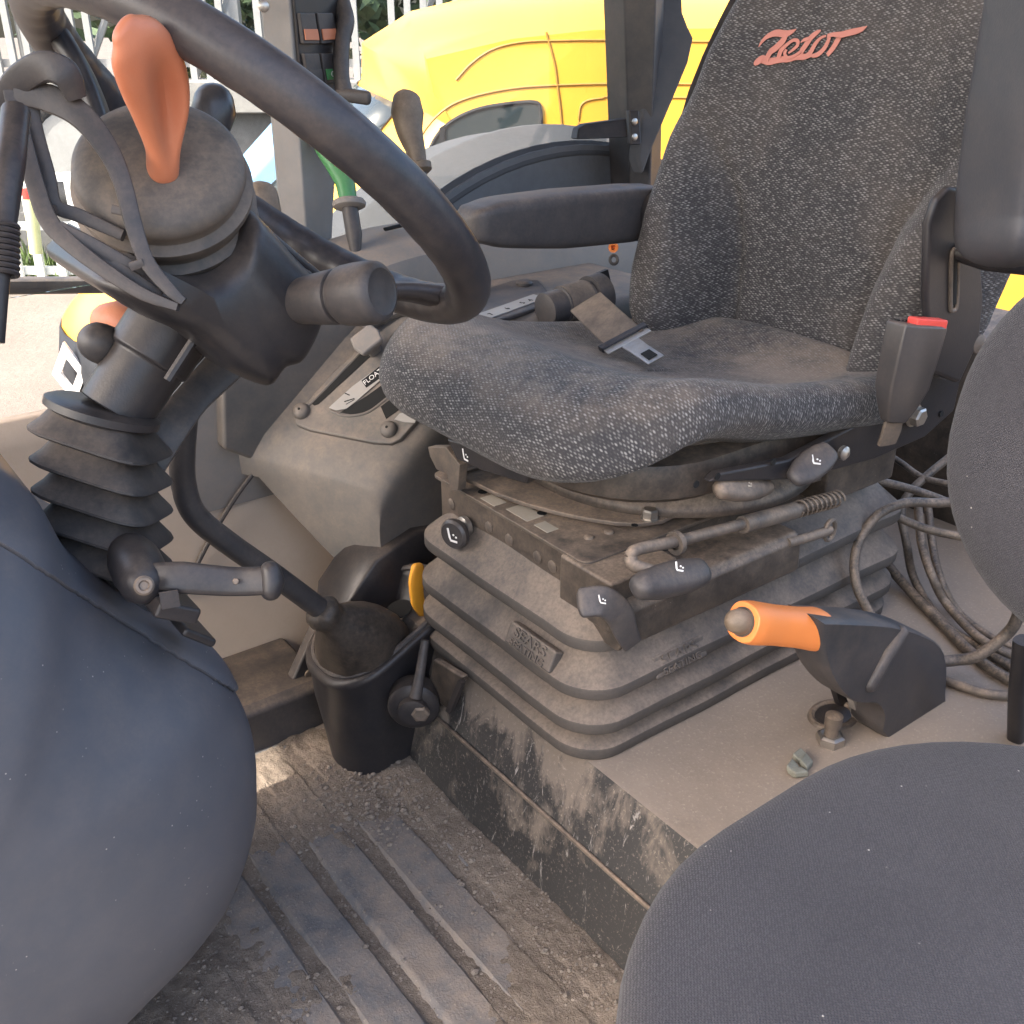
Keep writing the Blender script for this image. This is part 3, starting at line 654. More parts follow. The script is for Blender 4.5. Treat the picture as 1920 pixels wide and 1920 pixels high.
# suspension bellows
R0, R1, S0, S1 = -.020, .560, -.020, .334
lips = [(.352, .0), (.292, .004), (.245, .004), (.207, .0)]
prof = [(.402, .046), (.385, .034)]
for i, (zl, ex) in enumerate(lips):
    prof += [(zl+.0065, .0035-ex), (zl+.004, .0005-ex), (zl+.002, -ex), (zl-.008, -ex), (zl-.0105, .0015-ex), (zl-.0125, .006)]
    if i < 3: prof += [(zl-.0165, .033), (zl-.0185, .034)]
prof += [(.193, .022)]
rings = [[T(r, s, z) for r, s in rrect(R0+d, R1-d, S0+d, S1-d, max(.052-d, .012), 10, 14)] for z, d in prof]
def jig(p, i): # soft unevenness of old rubber
    q = Vector(p)*9; return p+.0022*np.array([mnoise.noise(q), mnoise.noise(q+Vector((5, 1, 2))), .6*mnoise.noise(q+Vector((1, 7, 3)))])
rings = [[jig(p, 0) for p in rg] for rg in rings]
bel = mk('suspension_bellows', loft(rings), M['rubber'], seat, smooth=32)
# raised maker's words on the second pleat
def emboss(org, xd, yd):
    xd, yd = nrm(xd), nrm(yd); nz = np.cross(xd, yd)
    pd = mk('maker_pad', boxax(org-nz*.0085, xd*.041, yd*.0135, nz*.0070), M['rubber'], bel, bevel=.003)
    text_obj('raised_word', 'SEARS', org+yd*.0005-nz*.0016, xd, yd, .0160, M['rubber'], pd, .0024, 'CENTER', 1.35)
    text_obj('raised_word', 'SEATING', org-yd*.0108-nz*.0016, xd, yd, .0118, M['rubber'], pd, .0024, 'CENTER', 1.3)
emboss(S(990, 1212, r=-.0225), -ES, nrm(EZ*.88+ER*.40))
emboss(S(1278, 1232, s=-.0225), ER, nrm(EZ*.88+ES*.40))

# steel top of the suspension
g = loft([[T(r, s, z) for r, s in rrect(.016, .475, .028, .312, .006, 3, 3)] for z in (.368, .424, .4265)])
rail = mk('suspension_frame', g, M['metal'], seat, bevel=.002)
mk('top_plate', loft([[T(r, s, z) for r, s in rrect(.008, .48, .022, .318, .012, 4, 3)] for z in (.4267, .431)]), M['dmetal'], rail, bevel=.001)
rv = None
for s in (.285, .205, .165, .112, .085):
    if rv is None: rv = q = mk('rivet', lathe(T(.016, s, .398), -ER, [(0, .0075), (.0012, .0075), (.0022, .0055)], 16), M['dmetal'], rail); s00 = s
    else: q = rv.copy(); COL.objects.link(q); q.parent = rail; q.location = tuple((s-s00)*ES)
for (pxy, a, b) in [((925, 938), .014, .009), ((984, 961), .020, .012), ((1024, 988), .012, .008)]:
    c = S(*pxy, z=.4312); mk('sticker', boxax(c, ES*a, ER*b, EZ*.0004), M['sticker'], rail)
for pxy in ((905, 922), (1016, 962)):
    c = S(*pxy, z=.4314); mk('hole', lathe(c, EZ, [(0, .006), (.0006, .0055)], 14), M['ink_hollow'], rail)
for pxy in ((1104, 1008), (1142, 998)):
    c = S(*pxy, z=.4312); mk('rivet', lathe(c, EZ, [(0, .006), (.002, .005), (.003, .002)], 12), M['dmetal'], rail)
# stepped black channel at the near corner and along the left side
mk('side_channel', tbox(.004, .10, -.022, .060, .368, .4285), M['metal'], rail, bevel=.004, seg=3)
mk('side_cover', loft([[T(r, s, z) for s, z in [(.03, .352), (-.034, .352), (-.038, .360), (-.036, .396), (-.028, .404), (.03, .404)]] for r in (.006, .292)]), M['metal'], rail, bevel=.003)
mk('rear_channel', loft([[T(r, s, z) for s, z in [(.03, .41), (-.012, .41), (-.012, .462), (.03, .462)]] for r in (.36, .50)]), M['metal'], rail, bevel=.003)
# swivel plate and turntable
sw = [(.015, .300), (.016, .25), (.020, .20), (.030, .155), (.045, .115), (.062, .082), (.078, .058), (.098, .038), (.125, .028), (.155, .032), (.20, .028), (.28, .010), (.36, -.004), (.45, -.012), (.50, .0), (.50, .30), (.40, .33), (.1, .33), (.03, .32)]
sw = [(a[0], a[1]) for a in sw]
mk('swivel_plate', loft([[T(r, s, z) for r, s in sw] for z in (.440, .4455)]), M['dmetal'], seat, bevel=.0015)
mk('turntable', lathe(T(.262, .165, .4455), EZ, [(0, .188), (.004, .190), (.012, .187), (.02, .178), (.026, .172), (.048, .168)], 64), M['metal'], seat, smooth=50)
c = S(1218, 972, z=.4455)
bo = mk('bolt', lathe(c, EZ, [(0, .0105), (.0015, .0105)], 20), M['steel'], seat); mk('bolt_head', lathe(c+EZ*.0015, EZ, [(0, .0092), (.0085, .0092), (.0105, .0075)], 6), M['steel'], bo, smooth=15)
c = S(1190, 985, z=.4458); mk('hole', lathe(c, EZ, [(0, .004), (.0005, .0038)], 12), M['ink_hollow'], seat)
# seat pan
mk('seat_pan', loft([[T(r, s, z) for r, s in rrect(.012+d, .46, -.035+d, .365-d, .12, 8, 4)] for z, d in ((.492, .012), (.500, .004), (.518, .002), (.536, .006))]), M['metal'], seat, smooth=40)
# cushion
cr0, cr1, cs0, cs1 = -.060, .50, -.082, .418
def sstep(a, b, x): t = min(1, max(0, (x-a)/(b-a))); return t*t*(3-2*t)
def ctop(r, s):
    u = (r-cr0)/(cr1-cr0); v = (s-cs0)/(cs1-cs0); vv = abs(2*v-1)
    side = .058 if v < .5 else .014
    z = .592-.085*max(0, u-.20)+.024*math.exp(-((u-.20)/.15)**2)+side*vv**2.6*sstep(.02, .40, u)*(1-.25*max(0, u-.6))+.046*math.exp(-((u-.98)/.17)**2)*(1-vv**2)+.010*max(0, 1-u/.4)
    z -= .004*math.exp(-((vv-.55)/.10)**2)*(u > .25)*min(1, (u-.25)*5 if u > .25 else 0)
    return z
rings = []; uvs = []
ds = [.050*(1-math.cos(math.radians(a))) for a in range(0, 91, 9)]+[ .072, .09, .11, .13, .155, .18, .205, .228]
cc_ = np.array([(cr0+cr1)/2, (cs0+cs1)/2])
def drop(d): return .050*(1-math.sqrt(max(0, 1-(1-d/.050)**2))) if d < .050 else 0
def cring(d): return rrect(cr0+d, cr1-d*.9, cs0+d, cs1-d, max(.140-d*.75, .004), 12, 10)
base_ring = cring(.050)
def addring(d, zf, arc):
    rg = cring(d); rings.append([T(r, s, zf(r, s)) for r, s in rg])
    for (r, s), (rb, sb) in zip(rg, base_ring):
        dv = np.array([r-rb, s-sb]); L = np.linalg.norm(dv); dv = dv/L if L > 1e-6 and arc is not None else np.array([0, 0])
        uvs.append((sb+dv[1]*arc, rb+dv[0]*arc) if arc is not None else (s, r))
lowz = lambda k: (lambda r, s: ctop(r, s)-.050-k-min(1, k/.0135)*.020*max(0, 1-(r-cr0)/.14)*min(1, max(0, (s-cs0)/.17)))
addring(.055, lowz(.014), .140); addring(.030, lowz(.0135), .115); addring(.012, lowz(.0105), .096); addring(.003, lowz(.005), .084)
for d in ds:
    arc = None if d >= .0499 else .050*(math.pi/2-math.acos(1-d/.050))
    addring(d, (lambda dd: (lambda r, s: ctop(r, s)-drop(dd)))(d), arc)
cu = mk('seat_cushion', loft(rings), M['fleck'], seat, smooth=80); uvverts(cu, uvs)
# backrest
bzs = [.515, .545, .56, .58, .61, .65, .70, .75, .80, .85, .90, .95, 1.0, 1.04, 1.08, 1.11, 1.13]
wz = lambda z: float(np.interp(z, [.515, .535, .57, .62, .70, .79, .85, .90, .95, 1.0, 1.05, 1.09, 1.13], [.170, .205, .242, .258, .266, .268, .258, .242, .222, .196, .162, .125, .06]))
rcz = lambda z: float(np.interp(z, [.53, .6, .7, .8, .9, 1.0, 1.13], [.476, .484, .495, .508, .525, .545, .572]))
bol = lambda z: float(np.interp(z, [.515, .53, .56, .6, .7, .8, .9, 1.0, 1.13], [.070, .096, .112, .108, .084, .054, .034, .020, .01]))
SC = .164
def sstep(a, b, x): t = min(1, max(0, (x-a)/(b-a))); return t*t*(3-2*t)
def seamS(z): return float(np.interp(z, [.53, .58, .65, .72, .78, .84, .90], [.108, .108, .114, .132, .170, .215, .25]))
def fr(s, z):
    wv = wz(z); x = abs(s-SC); sm = seamS(z); a = x/wv; k = max(0, 1-max(0, z-.70)/.20)
    r = rcz(z)-bol(z)*(1 if s > SC else .70)*(sstep(sm-.012, sm+.050, x)*k+sstep(.35, .8, a)*(1-k))+.085*max(0, (a-.72)/.28)**2.4
    dp = .014*min(1, max(0, 1-max(0, z-.70)/.14))
    return r+dp*math.exp(-((x-sm+.004)/.009)**2)
rings = []; uvs = []; NF = 96
zz_ = np.interp(np.linspace(0, 1, 60), np.linspace(0, 1, len(bzs)), bzs)
for z in zz_:
    wv = wz(z); rg = []; u = 0; pv = None; ul = []
    for i in range(NF+1):
        t = math.sin((i/NF-.5)*math.pi)*.55+(i/NF-.5)*2*.45; s = SC+wv*t; p = np.array([fr(s, z), s])
        if pv is not None: u += np.linalg.norm(p-pv)
        pv = p; rg.append(T(p[0], p[1], z)); ul.append(u)
    mid = ul[NF//2]; uvs += [(x-mid+SC, z*1.03) for x in ul]
    th = .070 if z < 1.08 else .04
    for i in range(9):
        t = 1-2*(i+.5)/9; s = SC+wv*.97*t; rg.append(T(rcz(z)+th*(1-.55*t**4), s, z)); uvs.append((s, z))
    rings.append(rg)
bk = mk('backrest', loft(rings), M['fleck'], seat, smooth=80); uvverts(bk, uvs)
rings = []
for z in np.linspace(.60, 1.12, 24):
    wv = wz(z)-.010; rg = []
    for i in range(21):
        t = -1+2*i/20; rg.append(T(rcz(z)+.052+.012*(1-t*t)-.052*abs(t)**8, SC+wv*t, z))
    for i in range(21):
        t = 1-2*i/20; rg.append(T(rcz(z)+.085-.040*t**6, SC+wv*.985*t, z))
    rings.append(rg)
mk('back_shell', loft(rings), M['charcoal'], seat, smooth=60)
# script logo on the backrest: strokes of the faded orange word
def lgp(X, Y, off):
    px, py = 1360+X/6.4, 30+Y/6.4; q = ray(px, py); d = 1.2
    lo, hi = .8, 2.0
    for _ in range(40):
        d = (lo+hi)/2; r, s, z = iT(CAM+q*d)
        if r > fr(s, z)-off: hi = d
        else: lo = d
    return CAM+q*d
def stroke(pts, wd, off):
    P3 = [lgp(x, y, off) for x, y in pts]
    sp = cr(P3, 6); wv = lerpw([x/6.4*1.22/FPX for x in wd], len(sp)); return ribbon(sp, wv, -ER+.25*EZ, .0005)
lg = G()
for i, (pts, wd) in enumerate([
    ([(402, 372), (440, 310), (510, 245), (610, 205), (720, 215), (800, 190), (852, 158)], [12, 40, 62, 84, 88, 52, 10]),
    ([(735, 220), (690, 300), (610, 380), (545, 430), (505, 500), (490, 560)], [60, 92, 90, 80, 76, 60]),
    ([(352, 590), (375, 560), (440, 520), (520, 545), (600, 535), (690, 520), (760, 520), (860, 490), (950, 490), (1040, 470)], [40, 84, 100, 92, 82, 76, 72, 76, 72, 40]),
    ([(640, 500), (668, 420), (740, 345), (815, 292), (868, 300), (868, 350), (820, 400), (760, 445)], [64, 66, 48, 40, 44, 50, 40, 26]),
    ([(735, 400), (715, 450), (745, 500), (830, 478), (905, 425)], [40, 44, 40, 40, 34]),
    ([(1145, 172), (1095, 205), (1030, 260), (975, 340), (925, 410), (905, 465), (930, 505)], [20, 62, 74, 76, 74, 66, 40]),
    ([(905, 318), (950, 286), (1010, 268)], [12, 42, 40]),
    ([(960, 480), (1020, 440), (1085, 330), (1150, 262), (1210, 240)], [40, 66, 56, 36, 26]),
    ([(1040, 480), (1110, 462), (1180, 400), (1232, 310), (1252, 240)], [40, 62, 60, 54, 44]),
    ([(1225, 240), (1300, 222), (1390, 225), (1470, 205), (1560, 185), (1640, 160), (1702, 122)], [46, 50, 74, 76, 76, 58, 8]),
    ([(1390, 215), (1345, 300), (1290, 390), (1225, 470)], [60, 76, 72, 56])]):
    lg += stroke(pts, wd, .0016+.0004*(i % 5))
mk('logo', lg, M['logo'], bk, smooth=0, label='faded orange script word Zetor')
# side frame and back hinge plates on the near side
sf = [S(x, y, s=-.066) for x, y in [(1330, 905), (1350, 888), (1480, 862), (1600, 800), (1690, 735), (1668, 690), (1720, 640), (1795, 618), (1835, 640), (1800, 720), (1790, 770), (1735, 820), (1640, 862), (1500, 900)]]
mk('side_frame', prism(sf, .012*ES), M['black'], seat, bevel=.003)
br = [S(x, y, s=-.094) for x, y in [(1748, 700), (1738, 560), (1742, 420), (1758, 372), (1782, 350), (1800, 352), (1838, 440), (1846, 560), (1838, 640), (1800, 720)]]
sb_ = mk('back_bracket', prism(br, .010*ES), M['black'], seat, bevel=.006, seg=3)
sl = [S(x, y, s=-.0955) for x, y in [(1790, 480), (1788, 570)]]
mk('slot_rim', torus(cr([sl[0]+.006*ER, sl[0]+.007*EZ, sl[0]-.006*ER, sl[1]-.006*ER, sl[1]-.007*EZ, sl[1]+.006*ER, sl[0]+.006*ER], 4)[:-1], .0025, 8, tuple(ES)), M['dmetal'], sb_)
mk('slot', sweep([sl[0]-.001*ES, sl[1]-.001*ES], .0035, .001, up=ES, n=8), M['ink_hollow'], sb_)
c = S(1815, 640, s=-.080)
pv = mk('pivot', lathe(c+.004*ES, -ES, [(0, .020), (.004, .020), (.006, .012), (.018, .011), (.02, .006)], 20), M['dmetal'], seat)
c = S(1712, 778, s=-.070)
hb_ = mk('bolt', lathe(c, -ES, [(0, .014), (.002, .014)], 20), M['steel'], seat); mk('bolt_head', lathe(c-.002*ES, -ES, [(0, .0115), (.009, .0115), (.011, .009)], 6), M['steel'], hb_, smooth=15)
for px, py in [(1765, 776), (1305, 908), (1345, 893), (1450, 866)]:
    c = S(px, py, s=-.0675); mk('hole', lathe(c, -ES, [(0, .004), (.0008, .0038)], 12), M['ink_hollow'], seat)
# levers and switches round the seat
def icon_seat(c, xd, yd, k, m, parent, name='icon'):
    n_ = np.cross(nrm(xd), nrm(yd)); g = ribbon([c-xd*k*.5+yd*k, c-xd*k*.25-yd*k*.1, c-xd*k*.1-yd*k*.4, c+xd*k*.75-yd*k*.4], k*.24, n_, .0005)
    for a, b in ((.25, .35), (.6, .15)): g += lathe(c+xd*k*a+yd*k*b, n_, [(0, k*.13), (.0005, k*.12)], 10)
    return mk(name, g, m, parent, smooth=0)
def pad(name, p0, p1, wd, hd, up, m, e=2.6, icon=None):
    mid = (np.array(p0)+np.array(p1))/2
    o = mk(name, sweep([p0, p0+(p1-p0)*.2, mid, p0+(p1-p0)*.8, p1], wd, hd, up=up, n=18, e=e, rnd=True), m, seat, smooth=60)
    return o
u1 = nrm(-.6*ES+.8*EZ+-.2*ER)
pA, pB = S(1492, 895, s=-.080), S(1552, 848, s=-.078)
lv = pad('recline_lever', pA, pB, [.011, .015, .017, .016, .013], .007, u1, M['charcoal'])
ud = nrm(CAM-(pA+pB)/2); rdir = nrm(np.cross(EZ, ud)); icon_seat((pA+pB)/2+u1*.0076, rdir, np.cross(u1, rdir), .008, M['white'], lv)
c = S(1578, 848, s=-.074); mk('screw', lathe(c, -ES, [(0, .008), (.005, .008), (.008, .004)], 14), M['steel'], lv)
pA, pB = S(1352, 918, s=-.062), S(1436, 912, s=-.055)
lv = pad('slide_lever', pA, pB, [.010, .014, .015, .013, .009], .008, u1, M['dmetal'])
icon_seat((pA+pB)/2+u1*.0085, rdir, np.cross(u1, rdir), .006, M['sticker'], lv)
# fore and aft bar with spring, crank and black paddle
rod = cr([S(1180, 1046, s=-.050), S(1196, 1030, s=-.050), S(1280, 1012, s=-.048), S(1420, 975, s=-.045), S(1556, 938, s=-.042)], 6)
rd_ = mk('slide_rod', sweep(rod, .0062, n=14), M['dmetal'], seat)
mk('crank', sweep(cr([S(1182, 1044, s=-.050), S(1186, 1058, s=-.054), S(1218, 1070, s=-.062), S(1258, 1078, s=-.066)], 5), .0068, n=14), M['dmetal'], rd_)
mk('sleeve', sweep([S(1392, 984, s=-.046), S(1490, 957, s=-.043)], .0098, n=16), M['dmetal'], rd_)
hx = []; a0, a1 = S(1494, 955, s=-.043), S(1572, 934, s=-.041); ax = nrm(a1-a0); pa, pb = perp(ax)
for i in range(9*14+1): f = i/(9*14); hx.append(a0+(a1-a0)*f+.0092*(math.cos(i*2*math.pi/14)*pa+math.sin(i*2*math.pi/14)*pb))
mk('spring', sweep(hx, .0014, n=6), M['dmetal'], rd_)
cc2 = S(1268, 1018, s=-.048); mk('clip', lathe(cc2-.003*ER, ER, [(0, .007), (0, .0125), (.006, .0125), (.006, .007)], 18, False), M['dmetal'], rd_)
pA, pB = S(1206, 1098, s=-.072), S(1308, 1074, s=-.068)
lv = pad('slide_handle', pA, pB, [.014, .017, .0175, .0175, .015], .013, u1, M['charcoal'])
icon_seat(S(1268, 1070, s=-.078)+u1*.0065, rdir, np.cross(u1, rdir), .007, M['white'], lv)
rod = cr([S(1476, 1018, s=-.032), S(1520, 1006, s=-.034), S(1556, 994, s=-.034)], 5)
r2 = mk('lower_rod', sweep(rod, .006, n=12), M['dmetal'], seat)
mk('eyelet', torus([S(1556, 994, s=-.034)+.012*math.cos(a)*ER*.8+.013*math.sin(a)*EZ for a in np.linspace(0, 6.283, 18, endpoint=False)], .003, 8, tuple(ES)), M['dmetal'], r2)
# height lever below: flat grey blade bent down at its end
bl = [S(1092, 1130, s=-.030), S(1130, 1128, s=-.040), S(1158, 1148, s=-.046), S(1172, 1182, s=-.046), S(1184, 1206, s=-.044)]
lv = mk('height_lever', sweep(cr(bl, 6), [.015, .0155, .015, .0125, .011], [.0055, .0055, .0055, .0045, .004], up=nrm(-.5*ES+.5*EZ-.4*ER), e=6, n=16, rnd=True), M['charcoal'], seat, smooth=50)
icon_seat(S(1128, 1126, s=-.040)+nrm(CAM-bl[1])*.0105, rdir, EZ, .006, M['white'], lv)
# round weight knob on the front
c = T(.012, .244, .386); n_ = nrm(-ER-.35*ES)
kn = mk('weight_knob', lathe(c, n_, [(-.02, .006), (.018, .007), (.020, .0165), (.024, .019), (.030, .019), (.033, .016)], 32), M['knob'], seat)
xk = nrm(np.cross(EZ, n_)); icon_seat(c+n_*.0335-.002*EZ, xk, np.cross(n_, xk), .011, M['white'], kn)
mk('collar', lathe(c-.002*ER, -ER, [(0, .013), (.006, .013), (.008, .009)], 20), M['steel'], kn)
# heater switch block and loose bracket at the front of the pan
sb = [S(x, y, r=-.012) for x, y in [(836, 822), (1000, 872), (985, 908), (905, 884), (855, 862)]]
bx_ = mk('switch_block', prism(sb, .03*ER), M['black'], seat, bevel=.003)
icon_seat(S(872, 856, r=-.0125), -nrm(ES), EZ, .0085, M['white'], bx_)
mk('pan_bracket', prism([S(x, y, r=-.004) for x, y in [(802, 838), (835, 838), (862, 872), (858, 920), (846, 922), (838, 890), (818, 880), (806, 856)]], .012*ER), M['dmetal'], seat, bevel=.001)
mk('pan_bracket', prism([S(x, y, r=.02) for x, y in [(845, 880), (868, 885), (864, 905), (848, 900)]], .04*ER), M['metal'], seat, bevel=.001)
# far armrest, level; near armrest, folded up
def armrest(pts, wd, hd, up, mat=None):
    return mk('armrest', sweep(cr(pts, 6), wd, hd, up=up, n=32, e=5, rnd=True), mat or M['charcoal'], seat, smooth=60)
armrest([T(.165, .435, .702), T(.20, .435, .700), T(.30, .435, .694), T(.42, .435, .689), T(.47, .435, .688)], [.030, .032, .034, .034, .032], [.024, .031, .038, .039, .036], EZ)
mk('armrest_pivot', lathe(T(.455, .37, .69), ES, [(0, .03), (.04, .03), (.05, .025)], 20), M['black'], seat)
aD = .045*ER
ar2 = armrest([P(1838, 455, .98)+aD, P(1848, 380, .97)+aD, P(1878, 200, .93)+aD, P(1915, 0, .89)+aD, P(1940, -140, .86)+aD], [.050, .052, .052, .052, .05], [.030, .033, .036, .036, .033], ES*.4-ER, M['armpad'])
mk('armrest_hinge', sweep([P(1790, 470, 1.08), P(1850, 490, 1.07), P(1940, 500, 1.06)], .012, .010, n=12), M['black'], seat)
# seat belt: retractor, webbing with tongue lying on the cushion; buckle on its stalk
belt = thing('seat_belt', 'dusty seat belt with chrome tongue lying on the cushion', 'seat belt', T(.33, .40, .57))
rp0, rp1 = S(1020, 582, s=.43), S(1140, 548, s=.43)
mk('retractor', lathe(rp0, rp1-rp0, [(0, .018), (.002, .024), (.030, .024), (.031, .0265), (.078, .0265), (.079, .024), (.083, .024), (.084, .031), (.108, .031), (.112, .026)], 32), M['charcoal'], belt, smooth=40)
mk('retractor_drum', lathe(rp0+nrm(rp1-rp0)*.0335, rp1-rp0, [(0, .0275), (.042, .0275)], 32), M['webbing'], belt)
mk('retractor_plate', prism([S(x, y, s=.455) for x, y in [(1105, 520), (1140, 505), (1160, 590), (1175, 600), (1160, 620), (1095, 590)]], .006*ES), M['black'], belt)
wb = cr([P(1098, 566, 1.35), P(1118, 585, 1.315), P(1150, 615, 1.275), P(1178, 640, 1.245)], 6)
mk('webbing', sweep(wb, .0235, .0016, up=nrm(.1*ES+.9*EZ-.5*ER), n=16, e=5), M['webbing'], belt)
t0, t1 = P(1172, 636, 1.245), P(1236, 678, 1.185); td = nrm(t1-t0); tn_ = nrm(np.cross(td, ES+.0*ER)); tn_ = tn_ if tn_[2] > 0 else -tn_; tb = np.cross(tn_, td)
g = G()
def bar2(a0, a1, b0, b1): return boxax(t0+td*(a0+a1)/2+tb*(b0+b1)/2, td*(a1-a0)/2, tb*(b1-b0)/2, tn_*.0013)
L = np.linalg.norm(t1-t0)
tg = mk('tongue', bar2(.0, .012, -.031, .031), M['steel'], belt, bevel=.0008)
mk('tongue_blade', sweep([t0+td*.0125-tn_*.0004, t0+td*.03-tn_*.0006, t0+td*(L-.006)-tn_*.001], [.0125, .0115, .0115], .0012, up=tn_, e=5, n=16, rnd=False), M['steel'], tg)
mk('tongue_slot', boxax(t0+td*(L-.022)+tn_*.0004, td*.009, tb*.006, tn_*.0012), M['ink_hollow'], tg)
mk('tongue_cover', boxax(t0-td*.004+tn_*.001, td*.005, tb*.033, tn_*.0035), M['black'], tg, bevel=.001)
bkl = thing('belt_buckle', 'black seat belt buckle with red release button beside the cushion', 'buckle', S(1712, 778, s=-.09))
cb = S(1700, 690, s=-.112); bu = nrm(EZ+.02*ES+.16*ER); bw_ = nrm(ER-.16*EZ-.25*ES); bn = np.cross(bw_, bu); bn = bn if bn @ ES < 0 else -bn
def bpt(a, b, c): return cb+bw_*a+bu*b+bn*c
g = loft([[bpt(x*k, y, z*k) for x, z in [(-.030, -.013), (-.028, .013), (-.011, .017), (.012, .017), (.029, .013), (.031, -.013)]] for y, k in [(-.058, .45), (-.040, .72), (-.02, .93), (.02, 1.0), (.043, 1.02), (.047, 1.0)]])
bb = mk('body', g, M['knob'], bkl, bevel=.003, seg=3)
mk('red_button', boxax(bpt(.006, .0475, .0065), bw_*.021, bu*.006, bn*.0075), M['red'], bkl, bevel=.002)
mk('entry_slot', boxax(bpt(-.002, .0475, -.006), bw_*.022, bu*.001, bn*.0025), M['ink_hollow'], bkl)
for i in range(9): mk('ridge', boxax(bpt(-.020+.0045*i, .0485, -.0065), bw_*.0009, bu*.0018, bn*.0042), M['charcoal'], bkl)
mk('stalk', sweep([bpt(0, -.055, 0), bpt(.002, -.070, -.002), bpt(.004, -.084, -.006)], [.012, .013, .012], .003, up=bn, e=4, n=12), M['dmetal'], bkl)

# small red connector and key beside the backrest
t_ = thing('lighter_plug', 'small red plug with a dark clip on the lining beside the backrest', 'plug', P(1150, 470, 1.62))
mk('head', lathe(P(1150, 464, 1.62), nrm(CAM-P(1150, 464, 1.62)), [(0, .008), (.010, .008), (.010, .004), (.004, .003)], 18), M['orange'], t_)
mk('clip', torus([P(1151, 487, 1.62)+.006*math.cos(a)*RT+.007*math.sin(a)*UP for a in np.linspace(0, 6.283, 14, endpoint=False)], .0026, 8, tuple(FW)), M['charcoal'], t_)
# ================================================================== right hand console with its lever panel
con = thing('side_console', 'grey side console with slotted lever panel behind the seat cushion', 'console', T(.1, .52, .2))
def csec(r, s0, s1, zt, zb): return [T(r, s0+.012, zb), T(r, s0, zb+.05), T(r, s0+.004, zt-.03), T(r, s0+.012, zt-.012), T(r, s0+.03, zt-.002), T(r, s1, zt), T(r, s1+.01, zb)]
def shape(rs): return loft([csec(*a) for a in rs])
pA0, pB0, pC0 = S(556, 792, s=.598), S(742, 832, s=.462), S(800, 598, s=.545)
pn_ = nrm(np.cross(pB0-pA0, pC0-pA0)); pn_ = pn_ if pn_[2] > 0 else -pn_
def planez(r, s):
    p0 = T(r, s, 0); return ((pA0-p0) @ pn_)/pn_[2]
def conz(r, s):
    a, b = planez(r, s)-.004, .560; h = max(0, .03-abs(a-b))/.03; return min(a, b)-h*h*.0075
rings = []
for t in [-.010, -.006, .0, .01, .03, .05, .07, .09, .11, .13, .16, .2, .28, .38, .55]:
    ring = []
    e_ = .012*max(0, 1-(t+.01)/.02)
    for s_, dz in [(.445, .05), (.441, .030), (.444, .012), (.452, .003), (.465, 0), (.50, 0), (.54, 0), (.58, 0), (.62, 0), (.66, 0)]:
        r_ = t+.010-max(0, s_-.45)*.56*max(0, 1-max(0, t)/.25); ring.append(T(r_, s_, conz(r_, s_)-dz-e_))
    for s_ in (.66, .62, .58, .54, .50, .465, .445):
        r_ = t+.010-max(0, s_-.45)*.56*max(0, 1-max(0, t)/.25); ring.append(T(r_, s_, float(np.interp(s_, [.44, .50, .56, .62], [.200, .222, .280, .345]))))
    rings.append(ring)
cb_ = mk('console_body', loft(rings), M['grey'], con, smooth=50)
# the grey cheek that joins the console to the lining, cut in a curve over the tan panel
ck = [S(x, y, s=.628) for x, y in [(417, 716), (419, 842), (470, 862), (520, 884), (570, 916), (620, 958), (670, 1006), (720, 1046), (775, 1062), (900, 1062), (900, 600), (600, 560), (500, 590)]]
mk('console_cheek', prism(ck, .03*ES), M['grey'], con, bevel=.006, seg=3)
# panel plate laid on the slope: frame from its own surface
def pp(x, y, off=0.0): q = ray(x, y); return CAM+q*(((pA0-CAM) @ pn_)/(q @ pn_))+pn_*off
for _ in range(1): pass
base_off = .004
plate = [(553, 783), (556, 798), (580, 808), (700, 832), (735, 834), (752, 826), (830, 740), (890, 640), (822, 575), (760, 590), (690, 640), (620, 705)]
pl_ = mk('lever_panel', prism([pp(x, y, base_off) for x, y in plate], -pn_*.012), M['grey'], con, bevel=.003, seg=3)
def slot(name, pts, m, off, th=.0012):
    return mk(name, prism([pp(x, y, base_off+off) for x, y in pts], pn_*th), m, pl_, smooth=0)
def lip(pts, wd):
    return mk('slot_lip', sweep(cr([pp(x, y, base_off) for x, y in pts], 5), wd, n=8), M['grey'], pl_)
slot('lever_slot', [(583, 757), (592, 763), (600, 760), (700, 668), (712, 652), (704, 648), (690, 655)], M['ink_hollow'], .0002, .0006)
lip([(580, 762), (596, 748), (688, 654), (706, 644)], .0024)
slot('lever_slot', [(640, 776), (668, 781), (700, 770), (730, 748), (744, 730), (736, 712), (690, 745)], M['ink_hollow'], .0002, .0006)
lip([(622, 772), (650, 782), (690, 776), (724, 752), (740, 738)], .0022)
slot('lever_slot', [(716, 765), (726, 788), (752, 770), (770, 745), (752, 738)], M['ink_hollow'], .0002, .0006)
lb = slot('scale_label', [(620, 768), (626, 762), (664, 728), (716, 690), (735, 700), (672, 755), (652, 770), (634, 773)], M['label'], .0012)
lb2 = slot('scale_label', [(742, 790), (752, 779), (790, 770), (780, 796), (760, 795)], M['label'], .0012)
tagq = slot('float_tag', [(681, 718), (716, 690), (730, 703), (690, 731)], M['ink_hollow'], .0026, .0003)
o0 = pp(688, 727, base_off+.0036); xd = pp(722, 700, base_off+.0036)-o0; xd = nrm(xd); yd = np.cross(pn_, xd)
text_obj('float_word', 'FLOAT', o0, xd, yd, .0105, M['white'], pl_, .0003)
mk('symbol', ribbon([pp(649, 757, .0066), pp(668, 751, .0066)], .0016, pn_, .0003), M['ink_hollow'], pl_, smooth=0)
mk('symbol', ribbon([pp(652, 762, .0066), pp(668, 753, .0066)], .0010, pn_, .0003), M['ink_hollow'], pl_, smooth=0)
